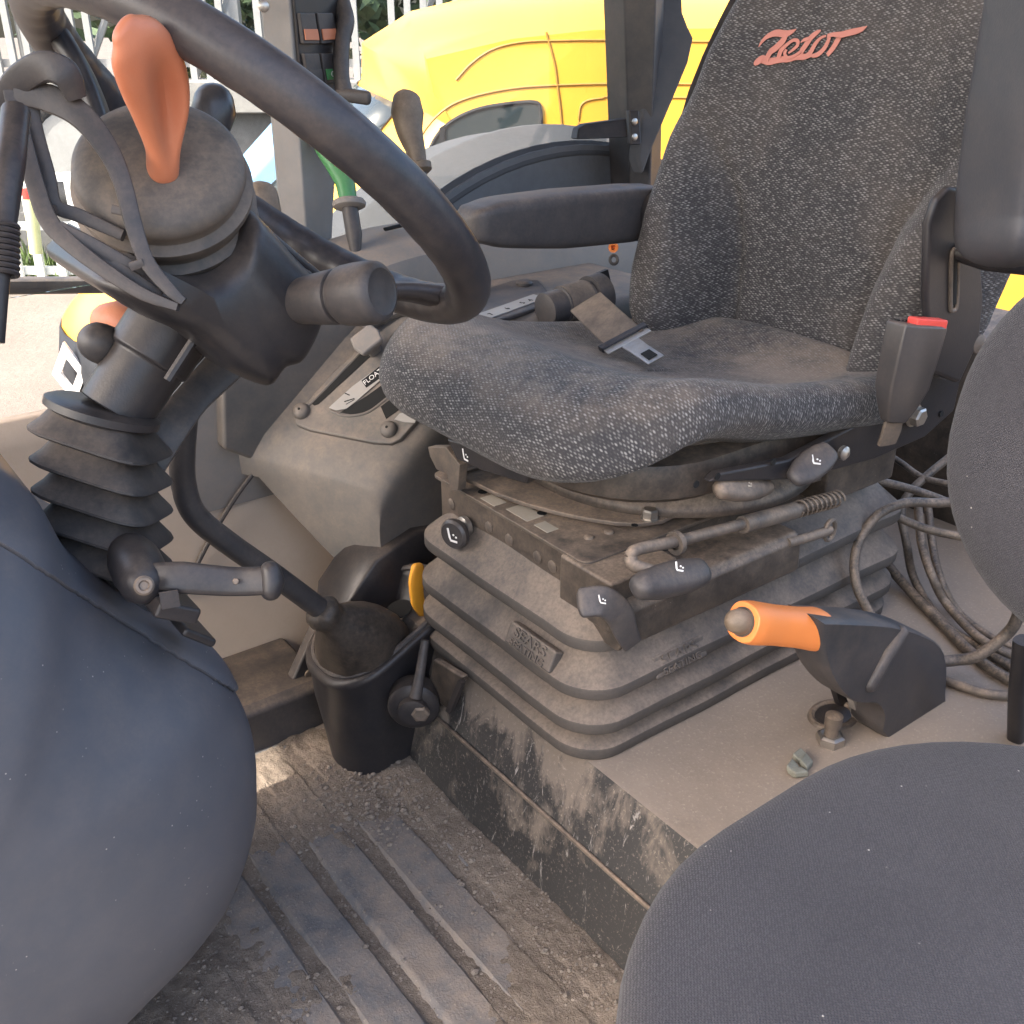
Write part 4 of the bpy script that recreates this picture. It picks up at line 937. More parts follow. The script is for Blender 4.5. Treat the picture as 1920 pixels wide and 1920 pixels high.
mk('symbol', ribbon([pp(650, 741, .0066), pp(659, 745, .0066)], .0014, pn_, .0003), M['ink_hollow'], pl_, smooth=0)
for x, y in [(568, 774), (731, 808)]:
    c = pp(x, y, base_off); sc_ = mk('screw', lathe(c, pn_, [(0, .0125), (.003, .0125), (.007, .0105), (.0095, .006)], 22), M['grey'], pl_)
    mk('screw_socket', lathe(c+pn_*.0096, pn_, [(0, .0022), (.0004, .002)], 6), M['ink_hollow'], sc_)
# stubby lever on the panel
c = pp(704, 660, base_off)
lv = mk('panel_lever', loft([[c+pn_*h+xd*(a*k)+yd*(b*k) for a, b in [(-.5, -.5), (.5, -.5), (.62, 0), (.5, .5), (-.5, .5), (-.62, 0)]] for h, k in [(0, .018), (.012, .018), (.022, .030), (.030, .036), (.036, .034)]]), M['lining'], con, bevel=.004, seg=3)
c = pp(775, 617, base_off); mk('panel_peg', lathe(c, pn_, [(0, .006), (.010, .006), (.013, .004)], 12), M['sticker'], con)
# raised rim along the far side of the panel
mk('panel_rim', sweep(cr([pp(x, y, .012) for x, y in [(688, 622), (735, 592), (790, 580)]], 5), [.010, .012, .012], .008, up=pn_, n=12, e=3), M['grey'], con)
# rear scale on the flat top with numbers
zt = .566
q4 = [S(x, y, z=zt) for x, y in [(890, 592), (1000, 553), (1012, 556), (1006, 566), (902, 604)]]
sl_ = mk('rear_scale', prism(q4, EZ*.0012), M['label'], con, smooth=0)
a0, a1 = S(902, 598, z=zt+.0016), S(1008, 560, z=zt+.0016); xd2 = nrm(a1-a0); yd2 = np.cross(EZ, xd2)
for f, ch in ((.18, '7'), (.46, '6'), (.74, '5'), (.88, '4')): text_obj('scale_number', ch, a0+(a1-a0)*f, xd2, yd2, .013, M['ink_hollow'], sl_, .0003)
mk('rear_panel', prism([S(x, y, z=zt-.0005) for x, y in [(850, 560), (960, 525), (1010, 524), (1030, 548), (1005, 575), (900, 610)]], -EZ*.008), M['charcoal'], con, bevel=.003)
c = S(983, 533, z=zt); sc_ = mk('screw', lathe(c, EZ, [(0, .013), (.003, .013), (.006, .010), (.0065, .006)], 22), M['charcoal'], con)

# levers on the lining
gl = thing('hydraulic_lever', 'green handled lever with a round collar behind the steering wheel', 'lever', S(668, 478, s=.72))
pth = [P(668, 484, 1.56), P(664, 440, 1.555), P(657, 398, 1.55), P(655, 384, 1.55)]
mk('stem', sweep(pth, [.007, .0125, .0125, .012], n=14), M['charcoal'], gl)
mk('collar', lathe(P(655, 386, 1.55), P(654, 374, 1.55)-P(655, 386, 1.55), [(-.004, .018), (-.001, .0245), (.004, .0255), (.008, .023), (.010, .014)], 26), M['lining'], gl)
mk('handle', sweep(cr([P(652, 372, 1.55), P(646, 340, 1.55), P(628, 305, 1.55), P(612, 270, 1.55), P(606, 235, 1.55), P(610, 200, 1.55)], 5), [.014, .0155, .017, .022, .025, .018], .013, up=ES, n=16, rnd=True), M['green'], gl)
bl_ = thing('gear_selector_lever', 'dusty brown knobbed lever in front of the van windscreen', 'lever', S(792, 330, s=.78))
mk('knob', sweep(cr([P(784, 305, 1.62), P(778, 278, 1.62), P(768, 245, 1.62), P(764, 212, 1.62), P(763, 188, 1.62)], 5), [.013, .0155, .021, .0265, .023], [.012, .014, .017, .02, .016], up=ES, n=18, e=2.6, rnd=True), M['brownknob'], bl_)
mk('collar', lathe(P(788, 316, 1.62), P(785, 304, 1.62)-P(788, 316, 1.62), [(-.008, .012), (-.004, .018), (.006, .019), (.010, .012)], 20), M['brownknob'], bl_)
mk('stem', sweep([P(790, 318, 1.62), P(800, 380, 1.62)], .008, n=12), M['charcoal'], bl_)
kb = thing('brown_knob', 'small brown capped lever head peeping over the far rim of the steering wheel', 'lever', P(494, 400, 1.35))
mk('cap', sweep([P(497, 440, 1.36), P(494, 400, 1.35), P(490, 366, 1.35)], [.018, .023, .021], .018, up=ES, n=16, e=2.8, rnd=True), M['brownknob'], kb)

# ================================================================== steering
NW = .6816*ER+.7317*EZ+.0608*ES; NW = nrm(NW); WC = T(-.2432, .1632, .8342)
col = thing('steering_column', 'tilting steering column with a pleated gaiter, shroud and orange reverser lever', 'steering column', T(-.45, .15, .4))
# gaiter
gc = [T(-.410, .155, .652), T(-.428, .155, .525), T(-.44, .155, .36)]
ax0 = nrm(gc[0]-gc[1]); prof = []
for i in range(6):
    h = -.026*i; k = .0375
    prof += [(h-.002, k+.002), (h-.012, k+.010), (h-.0205, k+.0192), (h-.0225, k+.0197), (h-.0240, k+.0175), (h-.0275, k+.002)]
rings = []; axg = nrm(ax0*.62+NW*.5)
pa, pb = nrm(np.cross(axg, ES)), ES; pa, pb = nrm(pa*.76+pb*.65), nrm(pb*.76-pa*.65)
for h, rd in prof:
    c = gc[0]+ax0*h*1.02
    tl = axg
    ring = []
    for k in range(40):
        a = 2*math.pi*k/40; x, y = math.cos(a), math.sin(a); sq = .90/(abs(x)**4.5+abs(y)**4.5)**(1/4.5)
        ring.append(c+(pa*x+pb*y)*rd*sq*.98)
    rings.append(ring)
mk('gaiter', loft(rings), M['gaiter'], col, smooth=28)
pl0 = gc[0]
mk('gaiter_flange', lathe(pl0-axg*.004, axg, [(0, .040), (.003, .046), (.009, .046), (.012, .040)], 32), M['black'], col)
# tube with clamp parts
ce = T(-.297, .16, .775)
def along(f): return pl0+(ce-pl0)*f
ax1 = nrm(ce-pl0)
mk('tube', lathe(along(0)+.010*ER, ax1, [(.0, .030), (.05, .031), (.052, .0345), (.085, .035), (.09, .032), (.17, .032)], 16), M['black'], col, smooth=25, bevel=.002)
for k, sft in ((-.022, .028), (.010, .030)):
    mk('rib', sweep([along(.28)+ES*k-ES*.030+.010*ER, along(.50)+ES*k-ES*.030+.010*ER], .004, n=8), M['black'], col)
mk('clamp_knob', sweep(cr([P(262, 678, .875), P(236, 666, .865), P(205, 651, .85), P(184, 642, .84)], 5), [.0175, .0172, .0170, .0165], n=22, rnd=True), M['charcoal'], col)
mk('clamp_lever', sweep(cr([P(225, 690, .86), P(250, 720, .86), P(262, 752, .86)], 4), [.012, .014, .012], n=12, e=3), M['black'], col)
mk('ball_handle', sweep([P(238, 610, .92), P(218, 600, .92), P(204, 602, .92)], [.017, .018, .016], n=18, rnd=True), M['lever_orange'], col)
mk('bracket', prism([P(256, 596, .85), P(338, 632, .87), P(322, 660, .87), P(244, 622, .85)], .03*ES), M['lining'], col, bevel=.004)
mk('harness_plate', prism([P(264, 758, .885), P(286, 768, .885), P(268, 812, .885), P(246, 800, .885)], .01*ES), M['charcoal'], col, bevel=.002)
# flat strut and riveted bracket at the right of the tube
mk('strut', sweep(cr([P(276, 866, .90), P(320, 800, .91), P(362, 745, .93), P(425, 680, .95)], 4), [.017, .016, .0155, .018], .006, up=nrm(CAM-P(350, 770, .92)), n=14, e=4), M['charcoal'], col, bevel=0)
rb = mk('rivet_bracket', sweep([P(340, 780, .96), P(346, 735, .96), P(372, 690, .96), P(380, 660, .96)], [.008, .013, .014, .012], .006, up=ES, n=12, e=4), M['charcoal'], col)
for x, y in ((352, 698), (350, 720)): c = P(x, y, .945); mk('rivet', lathe(c, nrm(CAM-c), [(0, .005), (.003, .004), (.004, .002)], 12), M['steel'], rb)
# shroud
shp = [(232, 470), (300, 508), (380, 500), (430, 452), (462, 392), (500, 420), (545, 470), (590, 520), (606, 560), (604, 592), (585, 640), (560, 678), (528, 690), (502, 722), (470, 716), (418, 690), (380, 655), (330, 620), (262, 590), (196, 548), (182, 528), (196, 510)]
P0 = [S(x, y, s=.092) for x, y in shp]; P0 = cr(P0+[P0[0]], 5)[:-1]
ctr = sum(P0)/len(P0)
def shl(k, ds): return [ctr+(p-ctr)*k+ES*ds for p in P0]
mk('shroud', loft([shl(.45, -.034), shl(.70, -.030), shl(.84, -.023), shl(.92, -.015), shl(.97, -.006), shl(.995, .004), shl(1.0, .014), shl(1.0, .13), shl(.96, .15)]), M['black'], col, smooth=60)
def onsh(x, y, ds): return S(x, y, s=.092+ds)
mk('shroud_rib', sweep(cr([onsh(476, 590, -.020), onsh(490, 545, -.022), onsh(505, 520, -.020), onsh(540, 505, -.016), onsh(575, 520, -.008)], 5), .006, n=10), M['black'], col)
mk('shroud_fold', sweep(cr([onsh(455, 400, -.002), onsh(500, 440, -.006), onsh(545, 478, -.006), onsh(596, 520, -.002)], 5), .005, n=10), M['black'], col)
for px, py in ((420, 640), (548, 640)):
    c = S(px, py, s=.072); mk('screw', lathe(c, nrm(CAM-c), [(-.006, .0085), (0, .0085), (.0015, .0075), (.0016, .004), (-.001, .003)], 18), M['charcoal'], col)
# round boot with folds
bf, bbp = P(298, 310, .755), P(352, 432, .86)
axb = nrm(bf-bbp); Lb = np.linalg.norm(bf-bbp)
axb = nrm(nrm(CAM-bf)*.80+UP*.55-RT*.12)
bpf = [(-.105, .050), (-.085, .064), (-.072, .070), (-.066, .0735), (-.062, .073), (-.058, .0665), (-.052, .0665), (-.047, .072), (-.042, .0725), (-.038, .0655), (-.032, .0655), (-.027, .0705), (-.021, .071), (-.017, .0635), (-.011, .0635), (-.006, .0670), (.0, .0655), (.0045, .061), (.009, .050), (.0135, .032), (.0155, .017)]
mk('lever_boot', lathe(bf, axb, [(t, r*.93) for t, r in bpf], 56), M['boot'], col, smooth=50)
lb0 = P(305, 318, .735)
mk('boot_collar', lathe(P(306, 326, .742), P(304, 300, .725)-P(306, 326, .742), [(-.006, .016), (.004, .0145), (.006, .012)], 24), M['boot'], col)
# orange reverser lever: a dished paddle
yy = [316, 300, 280, 250, 225, 200, 175, 150, 125, 102, 84, 69, 58]
lx = [276, 277, 275, 264, 253, 244, 232, 221, 210, 201, 195, 192, 200]
rx = [334, 334, 335, 343, 352, 358, 360, 357, 349, 335, 321, 303, 272]
pts = [P((a+b)/2, y, (.736-.00042*(316-y))) for a, b, y in zip(lx, rx, yy)]
wd = [(b-a)/2*(.736-.00042*(316-y))/FPX for a, b, y in zip(lx, rx, yy)]
hd = [.0125, .0125, .0125, .0125, .0128, .0125, .012, .0115, .011, .010, .009, .008, .006]
upo = nrm(CAM-pts[5]+.22*RT)
dn = [0, 0, .002, .008, .014, .017, .0165, .013, .008, .003, .001, 0, 0]
rv_ = mk('reverser_lever', sweep(pts, wd, hd, up=upo, n=28, e=2.3, dent=dn, rnd=True), M['lever_orange'], col, smooth=70, sub=1)
# multi-function stalk
s0_, s1_ = P(500, 572, .835), P(722, 546, .775)
Ls = np.linalg.norm(s1_-s0_); u_ = Ls/.222
stp = [(0, .011), (.012, .012), (.03, .0175), (.05, .0200), (.0575, .0207), (.0588, .0200), (.0595, .0178), (.0625, .0178), (.0632, .0212), (.066, .0224), (.075, .0232), (.086, .0232), (.0905, .0222), (.0928, .0195), (.0936, .0170), (.0930, .0150), (.0934, .006)]
mk('stalk', lathe(s0_, s1_-s0_, [(t*Ls/.0955, r*1.04) for t, r in stp], 40), M['charcoal'], col, smooth=40)
# slotted guard in front of the boot
gd = mk('lever_guard', sweep(cr([P(-6, 245, .72), P(6, 205, .71), P(32, 155, .70), P(80, 126, .69), P(122, 138, .69), P(142, 180, .70)], 6), [.008, .009, .0095, .010, .010, .007], .008, up=nrm(CAM-P(80, 150, .7)), n=16, e=5), M['charcoal'], col, smooth=30)
def gb(pts, wd, d0=.70, d1=.72, hd=.0048):
    n_ = len(pts); return mk('guard_bar', sweep(cr([P(x, y, d0+(d1-d0)*i/(n_-1)) for i, (x, y) in enumerate(pts)], 6), wd, hd, up=nrm(CAM-P(150, 350, .7)), n=16, e=7), M['charcoal'], gd, smooth=30)
gb([(24, 172), (40, 250), (66, 345), (92, 415), (138, 462), (205, 512), (270, 552), (335, 576)], [.006, .0062, .0062, .0065, .006, .0052, .0045, .003])
gb([(30, 176), (95, 186), (155, 220), (205, 285), (232, 350), (250, 420), (275, 490), (320, 545), (345, 566)], [.007, .0095, .0090, .0075, .0062, .0060, .0055, .0045, .003])
gb([(55, 180), (70, 250), (92, 330), (104, 385), (150, 405), (232, 442)], [.005, .0045, .0045, .005, .005, .004], .705, .73)
gb([(112, 425), (170, 458), (236, 494), (268, 512)], [.004, .0055, .005, .004], .71, .73)
gb([(128, 446), (190, 486), (250, 522), (300, 556)], [.0035, .005, .005, .004], .715, .73)
for x0_, y0_, x1_, y1_ in [(48, 300, 66, 300), (82, 398, 105, 392), (212, 392, 236, 398), (245, 500, 270, 492)]: gb([(x0_, y0_), (x1_, y1_)], .003, .712, .712, .003)
# steering wheel
whl = mk('steering_wheel', G().add([WC], []), M['wheel'], col) if False else None
sw_ = thing('steering_wheel', 'dusty black steering wheel with a thick grooved rim', 'steering wheel', WC)
wa = nrm(np.cross(NW, ES)); wb_ = np.cross(NW, wa)
def ringp(a, R=.2): return WC+R*(math.cos(a)*wa+math.sin(a)*wb_)
rimr = []; NR = 160
pts = [ringp(2*math.pi*i/NR) for i in range(NR)]
rings = []
for i in range(NR+1):
    a = 2*math.pi*i/NR; c = ringp(a); o_ = nrm(c-WC); ring = []
    for k in range(20):
        t = 2*math.pi*k/20; rad = .0192
        if math.cos(t) < -.2: rad *= 1-.08*(.5+.5*math.cos(a*44))*min(1, (-math.cos(t)-.2)/.4)   # finger waves on the inside
        ring.append(c+rad*(math.cos(t)*o_+math.sin(t)*NW))
    rings.append(ring)
mk('rim', loft(rings, False, False), M['wheel'], sw_, smooth=80)
mk('hub', lathe(WC-NW*.125, NW, [(0, .036), (.004, .042), (.03, .046), (.045, .040), (.05, .03)], 32), M['black'], sw_, smooth=40)
# spokes found from where they meet the rim in view
def ang_at(px, py):
    q = ray(px, py); t = ((WC-CAM) @ NW)/(q @ NW); v = CAM+q*t-WC; return math.atan2(v @ wb_, v @ wa)
for aa in (ang_at(835, 560), ang_at(110, 70), (ang_at(300, 275)+0)):
    e_ = ringp(aa, .19); o_ = nrm(e_-WC)
    mk('spoke', sweep(cr([WC+o_*.03-NW*.100, WC+o_*.09-NW*.070, WC+o_*.15-NW*.022, e_], 6), [.026, .024, .021, .021], [.009, .008, .008, .010], up=NW, n=14, e=3.4), M['black'], sw_, smooth=50)
# ball-knobbed lever rising behind the boot
bk_ = thing('ball_lever', 'black ball knob on a short stem behind the orange reverser lever', 'lever', P(388, 268, .95))
mk('ball', sweep([P(398, 232, .95), P(401, 210, .95), P(401, 196, .95)], [.0175, .0205, .019], n=22, rnd=True), M['knob'], bk_)
mk('stem', sweep([P(372, 300, .96), P(384, 268, .955), P(392, 245, .95)], [.012, .0125, .011], n=14), M['knob'], bk_)
# bent gear rod into its leather boot
gr_ = thing('gear_lever', 'bent black gear rod running down into a torn leather boot', 'gear lever', S(605, 1145, s=.33))
mk('rod', sweep(cr([S(372, 650, s=.30), S(352, 740, s=.31), S(343, 830, s=.32), S(344, 905, s=.33), S(366, 965, s=.33), S(428, 1018, s=.33), S(520, 1082, s=.33), S(625, 1160, s=.33)], 8), .0135, n=18), M['charcoal'], gr_, smooth=60)
bc0 = S(604, 1148, s=.33); bd_ = nrm(S(625, 1160, s=.33)-S(560, 1112, s=.33))
lr = []
tipc = S(606, 1150, s=.33); rodd = nrm(S(625, 1160, s=.33)-S(560, 1112, s=.33))
prof_b = [(-.014, .0165, 0), (-.006, .023, 0), (.004, .0235, 0), (.012, .0185, 0), (.018, .026, .12), (.028, .044, .35), (.042, .058, .65), (.062, .066, .92), (.10, .068, 1)]
cenb = T(-.072, .374, .165)
for i, (h, rd, f) in enumerate(prof_b):
    c = tipc+rodd*h*(1-f)+(cenb+EZ*(.072-h)*.9-tipc)*f
    n1 = nrm(rodd*(1-f)+(-EZ)*f); q1 = nrm(np.cross(n1, ES)); q2 = np.cross(n1, q1); ring = []
    for k in range(36):
        a = 2*math.pi*k/36; w_ = 1+(.05+.07*f)*mnoise.noise(Vector((math.cos(a)*2.2, math.sin(a)*2.2, i*.45)))+(.10*(1 if k % 5 == 0 else 0) if i in (1, 3) else 0)
        ring.append(c+rd*w_*(q1*math.cos(a)+q2*math.sin(a)))
    lr.append(ring)
mk('leather_boot', loft(lr), M['leather'], gr_, smooth=70, sub=1)
# black housing under the boot
gh = thing('gear_console', 'black plastic gear lever housing standing between the step and the tan panel', 'console', S(690, 1420, z=0))
def track(r0, r1, s0, s1, rad, z, tilt): return [T(r, s, z+tilt*(r-r0)) for r, s in rrect(r0, r1, s0, s1, rad, 8, 4)]
TL = .46
g = loft([track(-.128, .0, .318, .43, .055, -.015, 0), track(-.134, .01, .311, .44, .058, .05, .10), track(-.140, .03, .304, .45, .062, .10, .30), track(-.143, .045, .300, .452, .064, .142, TL-.03), track(-.147, .05, .296, .456, .066, .153, TL), track(-.147, .05, .296, .456, .066, .159, TL),
          track(-.143, .046, .300, .452, .063, .165, TL), track(-.136, .039, .307, .445, .058, .166, TL), track(-.131, .035, .312, .44, .054, .158, TL), track(-.124, .025, .320, .43, .05, .11, TL)])
mk('housing', g, M['black'], gh, smooth=60)
mk('rim', torus(track(-.136, .039, .307, .445, .058, .168, TL), .0042, 8), M['charcoal'], gh)
mk('rear_cowl', loft([[T(r, s, z) for r, s, z in [(-.09+k, .452, .10), (-.06+k, .452, .235-e), (-.015+k, .452, .292-e), (.05+k, .452, .30-e), (.12+k, .452, .28-e), (.14+k, .452, .10)]] if False else [T(-.09+k, w_, .10), T(-.07+k, w_, .215-e), T(-.02+k, w_, .268-e), T(.05+k, w_, .290-e), T(.12+k, w_, .28-e), T(.14+k, w_, .10)] for w_, k, e in [(.425, .012, .02), (.432, .003, .004), (.445, 0, 0), (.50, 0, 0), (.52, .005, .006)]]), M['black'], gh, smooth=50, bevel=.004)
c = T(-.01, .385, .206); mk('hole', lathe(c, nrm(EZ-.28*ER), [(0, .020), (.001, .019)], 20), M['ink_hollow'], gh)
# gusset with a bolt, floor trim end
gs_ = thing('gusset', 'dark triangular gusset plate with one bolt at the foot of the tan panel', 'bracket', S(560, 1288, s=.55))
mk('plate', prism([S(x, y, s=.50) for x, y in [(545, 1285), (592, 1178), (612, 1184), (614, 1290)]], .02*ES), M['charcoal'], gs_, bevel=.004)
c = S(580, 1263, s=.498); mk('bolt', lathe(c, -ES, [(0, .008), (.003, .008), (.004, .005)], 16), M['dmetal'], gs_)
# pivot hub with a thin arm, by the step
ph = thing('pedal_pivot', 'round black pivot hub with a thin upright arm against the step', 'pivot', S(782, 1325, s=.30))
c = S(776, 1322, s=.268)
mk('hub', lathe(c, nrm(-ES*.8-ER*.6), [(-.02, .034), (.004, .034), (.008, .030), (.009, .020), (.018, .019), (.020, .012)], 28), M['black'], ph)
c = S(789, 1333, s=.252); mk('bolt', lathe(c, nrm(-ES*.8-ER*.6), [(0, .012), (.008, .012), (.010, .009)], 6), M['dmetal'], ph, smooth=15)
mk('arm', sweep([S(779, 1308, s=.255), S(788, 1260, s=.26), S(797, 1200, s=.27)], [.008, .0065, .0055], n=12), M['charcoal'], ph)
mk('bracket', prism([S(x, y, r=-.034) for x, y in [(812, 1236), (868, 1270), (842, 1334), (800, 1300)]], .01*ER), M['metal'], ph, bevel=.003)
mk('bracket_rib', prism([S(x, y, r=-.036) for x, y in [(866, 1272), (874, 1278), (850, 1336), (842, 1330)]], -.006*ER), M['black'], ph)
# orange lever end behind the bellows
ol = thing('orange_lever', 'orange lever end showing behind the left edge of the seat bellows', 'lever', S(785, 1110, s=.37))
mk('blade', sweep(cr([S(783, 1062, s=.37), S(780, 1090, s=.37), S(784, 1130, s=.37), S(800, 1160, s=.37)], 5), [.009, .011, .010, .006], .005, up=ES, n=14, e=3, rnd=True), M['amber'], ol)

# dashboard side: big smooth pod in front of the column
dpod = thing('dashboard', 'large smooth dark grey dashboard pod in the left foreground', 'dashboard', T(-.6, .1, 0))
dp = cr([S(x, y, s=.10) for x, y in [(-60, 815), (60, 905), (140, 1035), (260, 1125), (400, 1200), (452, 1270), (484, 1345), (492, 1430), (486, 1520), (444, 1640), (380, 1732), (300, 1815), (190, 1925), (110, 2000), (40, 2100)]], 6)
DC = T(-.60, .10, .40); DD = .15
def dome(p, k): return DC+(p-DC)*k-ES*DD*max(0, 1-k**2.6)**.6
dp = [DC+(p-DC)*.955 for p in dp]
ks = [.02, .12, .25, .38, .5, .6, .68, .75, .81, .86, .90, .93, .955, .975, .988, .996, 1.0]
def close(sec): return sec+[sec[-1]-.5*ER, sec[0]-.5*ER]
mk('side_shell', loft([close([dome(p, k) for p in dp]) for k in ks]+[close([p+ES*.12 for p in dp]), close([DC+(p-DC)*.97+ES*.3 for p in dp])]), M['dash'], dpod, smooth=80)
lid = []
for p in cr(dp, 3)[:150]:
    kc = None
    for k in np.linspace(1, .25, 160):
        x, y = pix(dome(p, k))
        if y > 1020+.66*x-.00007*x*x: kc = k; break
    if kc is None or kc > .985: break
    nv = nrm(nrm(p-DC)-.5*ES)*.0055
    lid.append([dome(p, kc)]+[dome(p, kc+(1-kc)*f)+nv*min(1, .55+f*1.5) for f in (.012, .06, .15, .3, .45, .6, .72, .82, .9, .95, .98, 1.0)]+[p+ES*.12+nv])
mk('top_lid', loft(lid, False, False, False), M['dash'], dpod, smooth=50, solid=.004)
# small display block and black tab beside the lid edge
mk('display_frame', boxax(S(318, 1132, s=.03), nrm(ER-.6*EZ)*.018, ES*.02, nrm(EZ+.6*ER)*.007), M['black'], dpod, bevel=.003)
mk('display', boxax(S(318, 1124, s=.009), nrm(ER-.15*EZ)*.007, ES*.001, EZ*.007), M['charcoal'], dpod)
mk('tab', boxax(S(358, 1178, s=.05), nrm(ER-.9*EZ)*.016, ES*.02, nrm(EZ+.9*ER)*.004), M['black'], dpod, bevel=.003)
# tilt lever with its pivot barrel
tl = thing('tilt_lever', 'flat black tilt lever with a round bolted barrel on top of the dashboard pod', 'lever', P(262, 1070, .80))
mk('barrel', sweep([P(246, 1040, .83), P(252, 1052, .82), P(262, 1074, .80), P(266, 1090, .79)], [.018, .0205, .0205, .018], n=26, rnd=True), M['black'], tl, smooth=70)
c = P(270, 1098, .768); mk('bolt', lathe(c, nrm(CAM-c), [(0, .0075), (.003, .0075), (.0045, .006), (.0046, .004), (.003, .003)], 20), M['dmetal'], tl)
ul_ = nrm(CAM-P(400, 1090, .8)); 
mk('blade', sweep(cr([P(288, 1080, .79), P(340, 1083, .79), P(430, 1090, .80), P(500, 1089, .80)], 5), [.0105, .0125, .0115, .0112], .007, up=ul_, n=16, e=4.5), M['black'], tl, smooth=40)
mk('tip', sweep([P(507, 1072, .80), P(511, 1090, .80), P(508, 1106, .80)], [.0085, .0098, .0085], .0092, up=ul_, n=16, rnd=True), M['black'], tl, smooth=70)
c = P(442, 1090, .79); mk('pin', lathe(c, ul_, [(0, .0025), (.0012, .002)], 10), M['dmetal'], tl)

# tube rail with a coil sleeve at the left edge
gr2 = thing('coiled_cable', 'black cable with a coil spring sleeve at the left edge of the view', 'cable', P(5, 500, .62))
mk('cable', sweep(cr([P(-14, 640, .62), P(-6, 560, .62), P(2, 470, .62), P(8, 400, .63), P(20, 300, .64), P(30, 210, .66)], 6), [.007, .0065, .0065, .008, .009, .009], n=14), M['black'], gr2)
for i in range(9): mk('coil', torus([P(1, 424+i*11, .62)+.0095*(math.cos(a)*RT+math.sin(a)*FW) for a in np.linspace(0, 6.283, 20, endpoint=False)], .0017, 6, tuple(UP)), M['black'], gr2)

# ================================================================== handbrake
hbk = thing('handbrake', 'handbrake lever with orange grip and dark grey cover plate', 'handbrake', S(1690, 1362, z=RZ))
HS = -.165
hp = cr([S(x, y, s=HS) for x, y in [(1512, 1150), (1560, 1152), (1640, 1158), (1700, 1174), (1742, 1200), (1754, 1240), (1752, 1290), (1746, 1372), (1640, 1372), (1634, 1330), (1618, 1306), (1580, 1304), (1552, 1284), (1528, 1248), (1516, 1205)]], 3)
hc = sum(hp)/len(hp)
mk('cover', loft([[hc+(p-hc)*k+ES*d for p in hp] for k, d in [(.95, -.018), (.985, -.014), (1, -.006), (1, .02), (.97, .026)]]), M['charcoal'], hbk, smooth=50)
mk('cover_rib', sweep([S(1690, 1186, s=HS-.016), S(1665, 1225, s=HS-.019), S(1632, 1284, s=HS-.018)], [.008, .0085, .008], .008, up=-ES, n=14, rnd=True), M['charcoal'], hbk)
mk('inner_plate', prism([S(x, y, s=HS+.03) for x, y in [(1500, 1180), (1530, 1190), (1560, 1260), (1575, 1290), (1540, 1275), (1512, 1240)]], .012*ES), M['metal'], hbk, bevel=.003)
g0, g1 = S(1392, 1166, s=HS+.015), S(1532, 1180, s=HS+.005)
gp_ = mk('grip', sweep(cr([g0, g0+(g1-g0)*.12, g0+(g1-g0)*.4, g0+(g1-g0)*.7, g0+(g1-g0)*.92, g1], 5), [.0195, .0205, .0185, .0190, .0215, .0215], [.019, .0205, .0195, .020, .0215, .021], n=26, e=2.5, rnd=False, up=EZ), M['orange'], hbk, smooth=60, bevel=.004, seg=3)
ga = nrm(g1-g0)
mk('button', lathe(g0+ga*.004, -ga, [(0, .0125), (.010, .0125), (.018, .0105), (.023, .006), (.025, .002)], 24), M['brownknob'], hbk, smooth=60)
mk('grip_collar', lathe(g0+ga*.001, -ga, [(0, .0145), (.002, .0145)], 24), M['leather'], hbk)
mk('bracket', prism([S(x, y, s=HS+.02) for x, y in [(1596, 1300), (1626, 1302), (1636, 1362), (1612, 1362)]], .01*ES), M['lining'], hbk, bevel=.001)
mk('bracket', prism([S(x, y, s=HS+.05) for x, y in [(1566, 1290), (1600, 1300), (1606, 1352), (1582, 1340)]], .01*ES), M['black'], hbk, bevel=.001)

# ================================================================== hoses behind the seat
def hose(lab, pts, rad, m='hose', d0=1.3, d1=None):
    n_ = len(pts); d1 = d0 if d1 is None else d1
    o = mk('hose', sweep(cr([(S(x, y, z=RZ+rad+.001+(q[0] if q[0] < .3 else 0)) if q and q[0] < .5 else P(x, y, (q[0] if q else d0+(d1-d0)*i/(n_-1)))) for i, (x, y, *q) in enumerate(pts)], 7), rad, n=12), M[m], smooth=70)
    tag(o, lab, 'hose', 'hoses behind the seat')
hose('thick hose looping up and over in front of the seat bellows corner', [(1800, 938), (1761, 943), (1698, 943), (1648, 964), (1615, 1006), (1602, 1052), (1607, 1102), (1627, 1143), (1646, 1175), (1680, 1230)], .0062, d0=1.32, d1=1.30)
hose('upper thin hose leaving the seat frame to the right', [(1600, 900), (1644, 902), (1698, 914), (1761, 935), (1830, 965)], .0055, d0=1.38, d1=1.36)
hose('lower straight hose running right under the upper thin hose', [(1640, 955), (1678, 968), (1732, 990), (1790, 1004), (1850, 1012)], .0058, d0=1.42, d1=1.36)
hose('hose curving down from behind the side frame', [(1790, 850), (1740, 890), (1705, 925), (1690, 960), (1700, 1020), (1712, 1080, .02), (1745, 1140, .0), (1800, 1192, .0), (1940, 1275, .0)], .0060, d0=1.45, d1=1.45)
hose('near one of two hoses falling behind the bellows and sweeping right over the step', [(1722, 950), (1728, 1018), (1748, 1081, .05), (1777, 1135, .012), (1844, 1202, .012), (1930, 1240, .0)], .0062, d0=1.48, d1=1.36)
hose('far one of two hoses falling behind the bellows and sweeping right', [(1740, 950), (1750, 1030), (1765, 1090, .04), (1798, 1150, .0), (1865, 1200, .0), (1930, 1222, .0)], .0058, d0=1.50, d1=1.38)
hose('hose rising from the handbrake towards the folding seat', [(1740, 1242, .03), (1790, 1238, .03), (1832, 1230, .04), (1880, 1196), (1905, 1165), (1915, 1120)], .0072, d0=1.28, d1=1.22)
hose('thick dark hose lying lowest on the step', [(1650, 1040, .03), (1690, 1090, .01), (1752, 1156, .0), (1815, 1218, .0), (1870, 1262, .0), (1950, 1300, .0)], .0072, d0=1.44, d1=1.30)
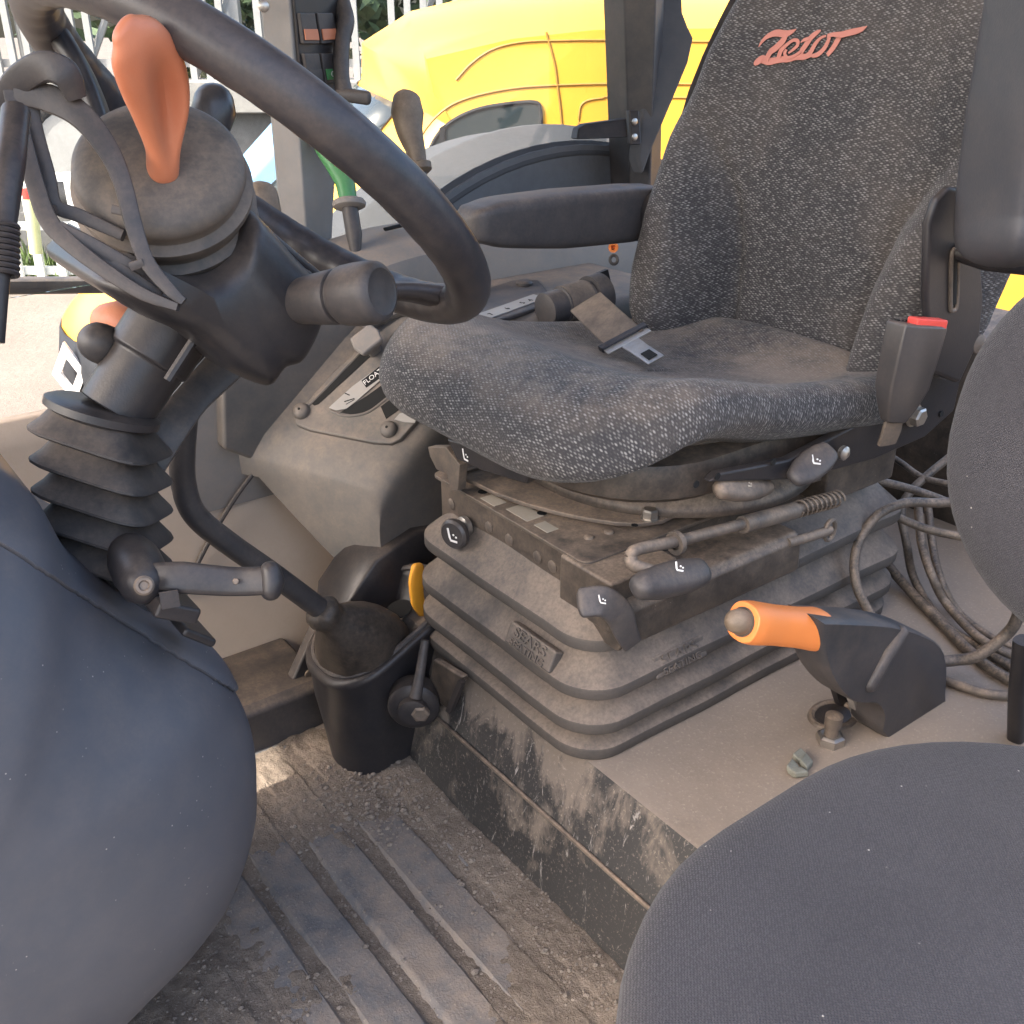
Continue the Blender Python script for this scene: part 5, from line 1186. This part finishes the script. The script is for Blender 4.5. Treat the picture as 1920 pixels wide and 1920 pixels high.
hose('dusty flat hose lying along the step right of the handbrake', [(1740, 1262, .0), (1800, 1286, .0), (1860, 1302, .0), (1950, 1306, .0)], .0060, 'dmetal', 1.30, 1.24)
hose('thin hose hanging at the rear between the bellows and the folding seat', [(1640, 835), (1690, 868), (1730, 895), (1790, 910), (1850, 930)], .0045, d0=1.5, d1=1.4)

# ================================================================== folding passenger seat in the right foreground
ps = thing('passenger_seat', 'folding passenger seat with plain grey knitted round pads in the right foreground', 'seat', T(.0, -.55, .3))
pr = dict(r0=-.365, r1=.215, s0=-.78, s1=-.290)
rings = []; uvs = []
for d, z in [(.03, .315), (.008, .322), (.0, .338), (.0, .352), (.003, .364), (.009, .373), (.018, .3795), (.03, .384), (.05, .388), (.08, .391), (.12, .3935), (.17, .395), (.22, .3955)]:
    rg = rrect(pr['r0']+d, pr['r1']-d, pr['s0']+d, pr['s1']-d, max(.245-d*.85, .005), 14, 8)
    rings.append([T(r, s, z+.012-(.006*((r+.1)/.3)**2 if d > .02 else 0)) for r, s in rg]); k = .02*(1-min(1, d/.03)) + max(0, .38-z)
    uvs += [(r*(1+k*.8), s*(1+k*.8)) for r, s in rg]
pc = mk('seat_pad', loft(rings), M['knit'], ps, smooth=80); uvverts(pc, uvs)
# back pad: rounded slab facing forward, slightly reclined
bo_, bu_, bf_ = T(.235, -.510, .632), nrm(EZ+.18*ER), nrm(-ER+.18*EZ)
rings = []; uvs = []
for d, t in [(.02, -.05), (.0, -.03), (.0, .0), (.004, .014), (.012, .024), (.026, .032), (.05, .038), (.09, .042), (.13, .044), (.165, .0445)]:
    rg = rrect(-.285+d, .285-d, -.175+d, .175-d, max(.165-d*.8, .005), 14, 6)
    rings.append([bo_+ES*a+bu_*b+bf_*t for a, b in rg]); uvs += [(a*(1+.5*max(0, .03-t)), b*(1+.5*max(0, .03-t))) for a, b in rg]
pb_ = mk('back_pad', loft(rings), M['knit'], ps, smooth=80); uvverts(pb_, uvs)
mk('back_post', sweep([T(.30, -.36, RZ), T(.30, -.40, .42), T(.29, -.45, .60)], .02, .014, n=12, e=4), M['black'], ps)
mk('leg', sweep([S(1905, 1385, z=RZ), P(1908, 1300, 1.12), P(1918, 1200, 1.08)], .009, n=12, e=3), M['black'], ps)
mk('base', tbox(-.25, .15, -.70, -.45, RZ, .316), M['charcoal'], ps, bevel=.01)

# unseen cab roof, added and overhung at the front to keep sun out
if True:
    mk('sun_blocking_roof', prism([T(r, s, 1.62) for r, s in [(-1.72, -1.0), (-1.75, .25), (-1.66, 1.0), (1.1, 1.0), (1.1, -.28), (-.75, -.28), (-.95, -1.0)]], .10*EZ), M['lining'], kind='structure', bevel=.03, label='unseen cab roof panel, overhung to block the sun')
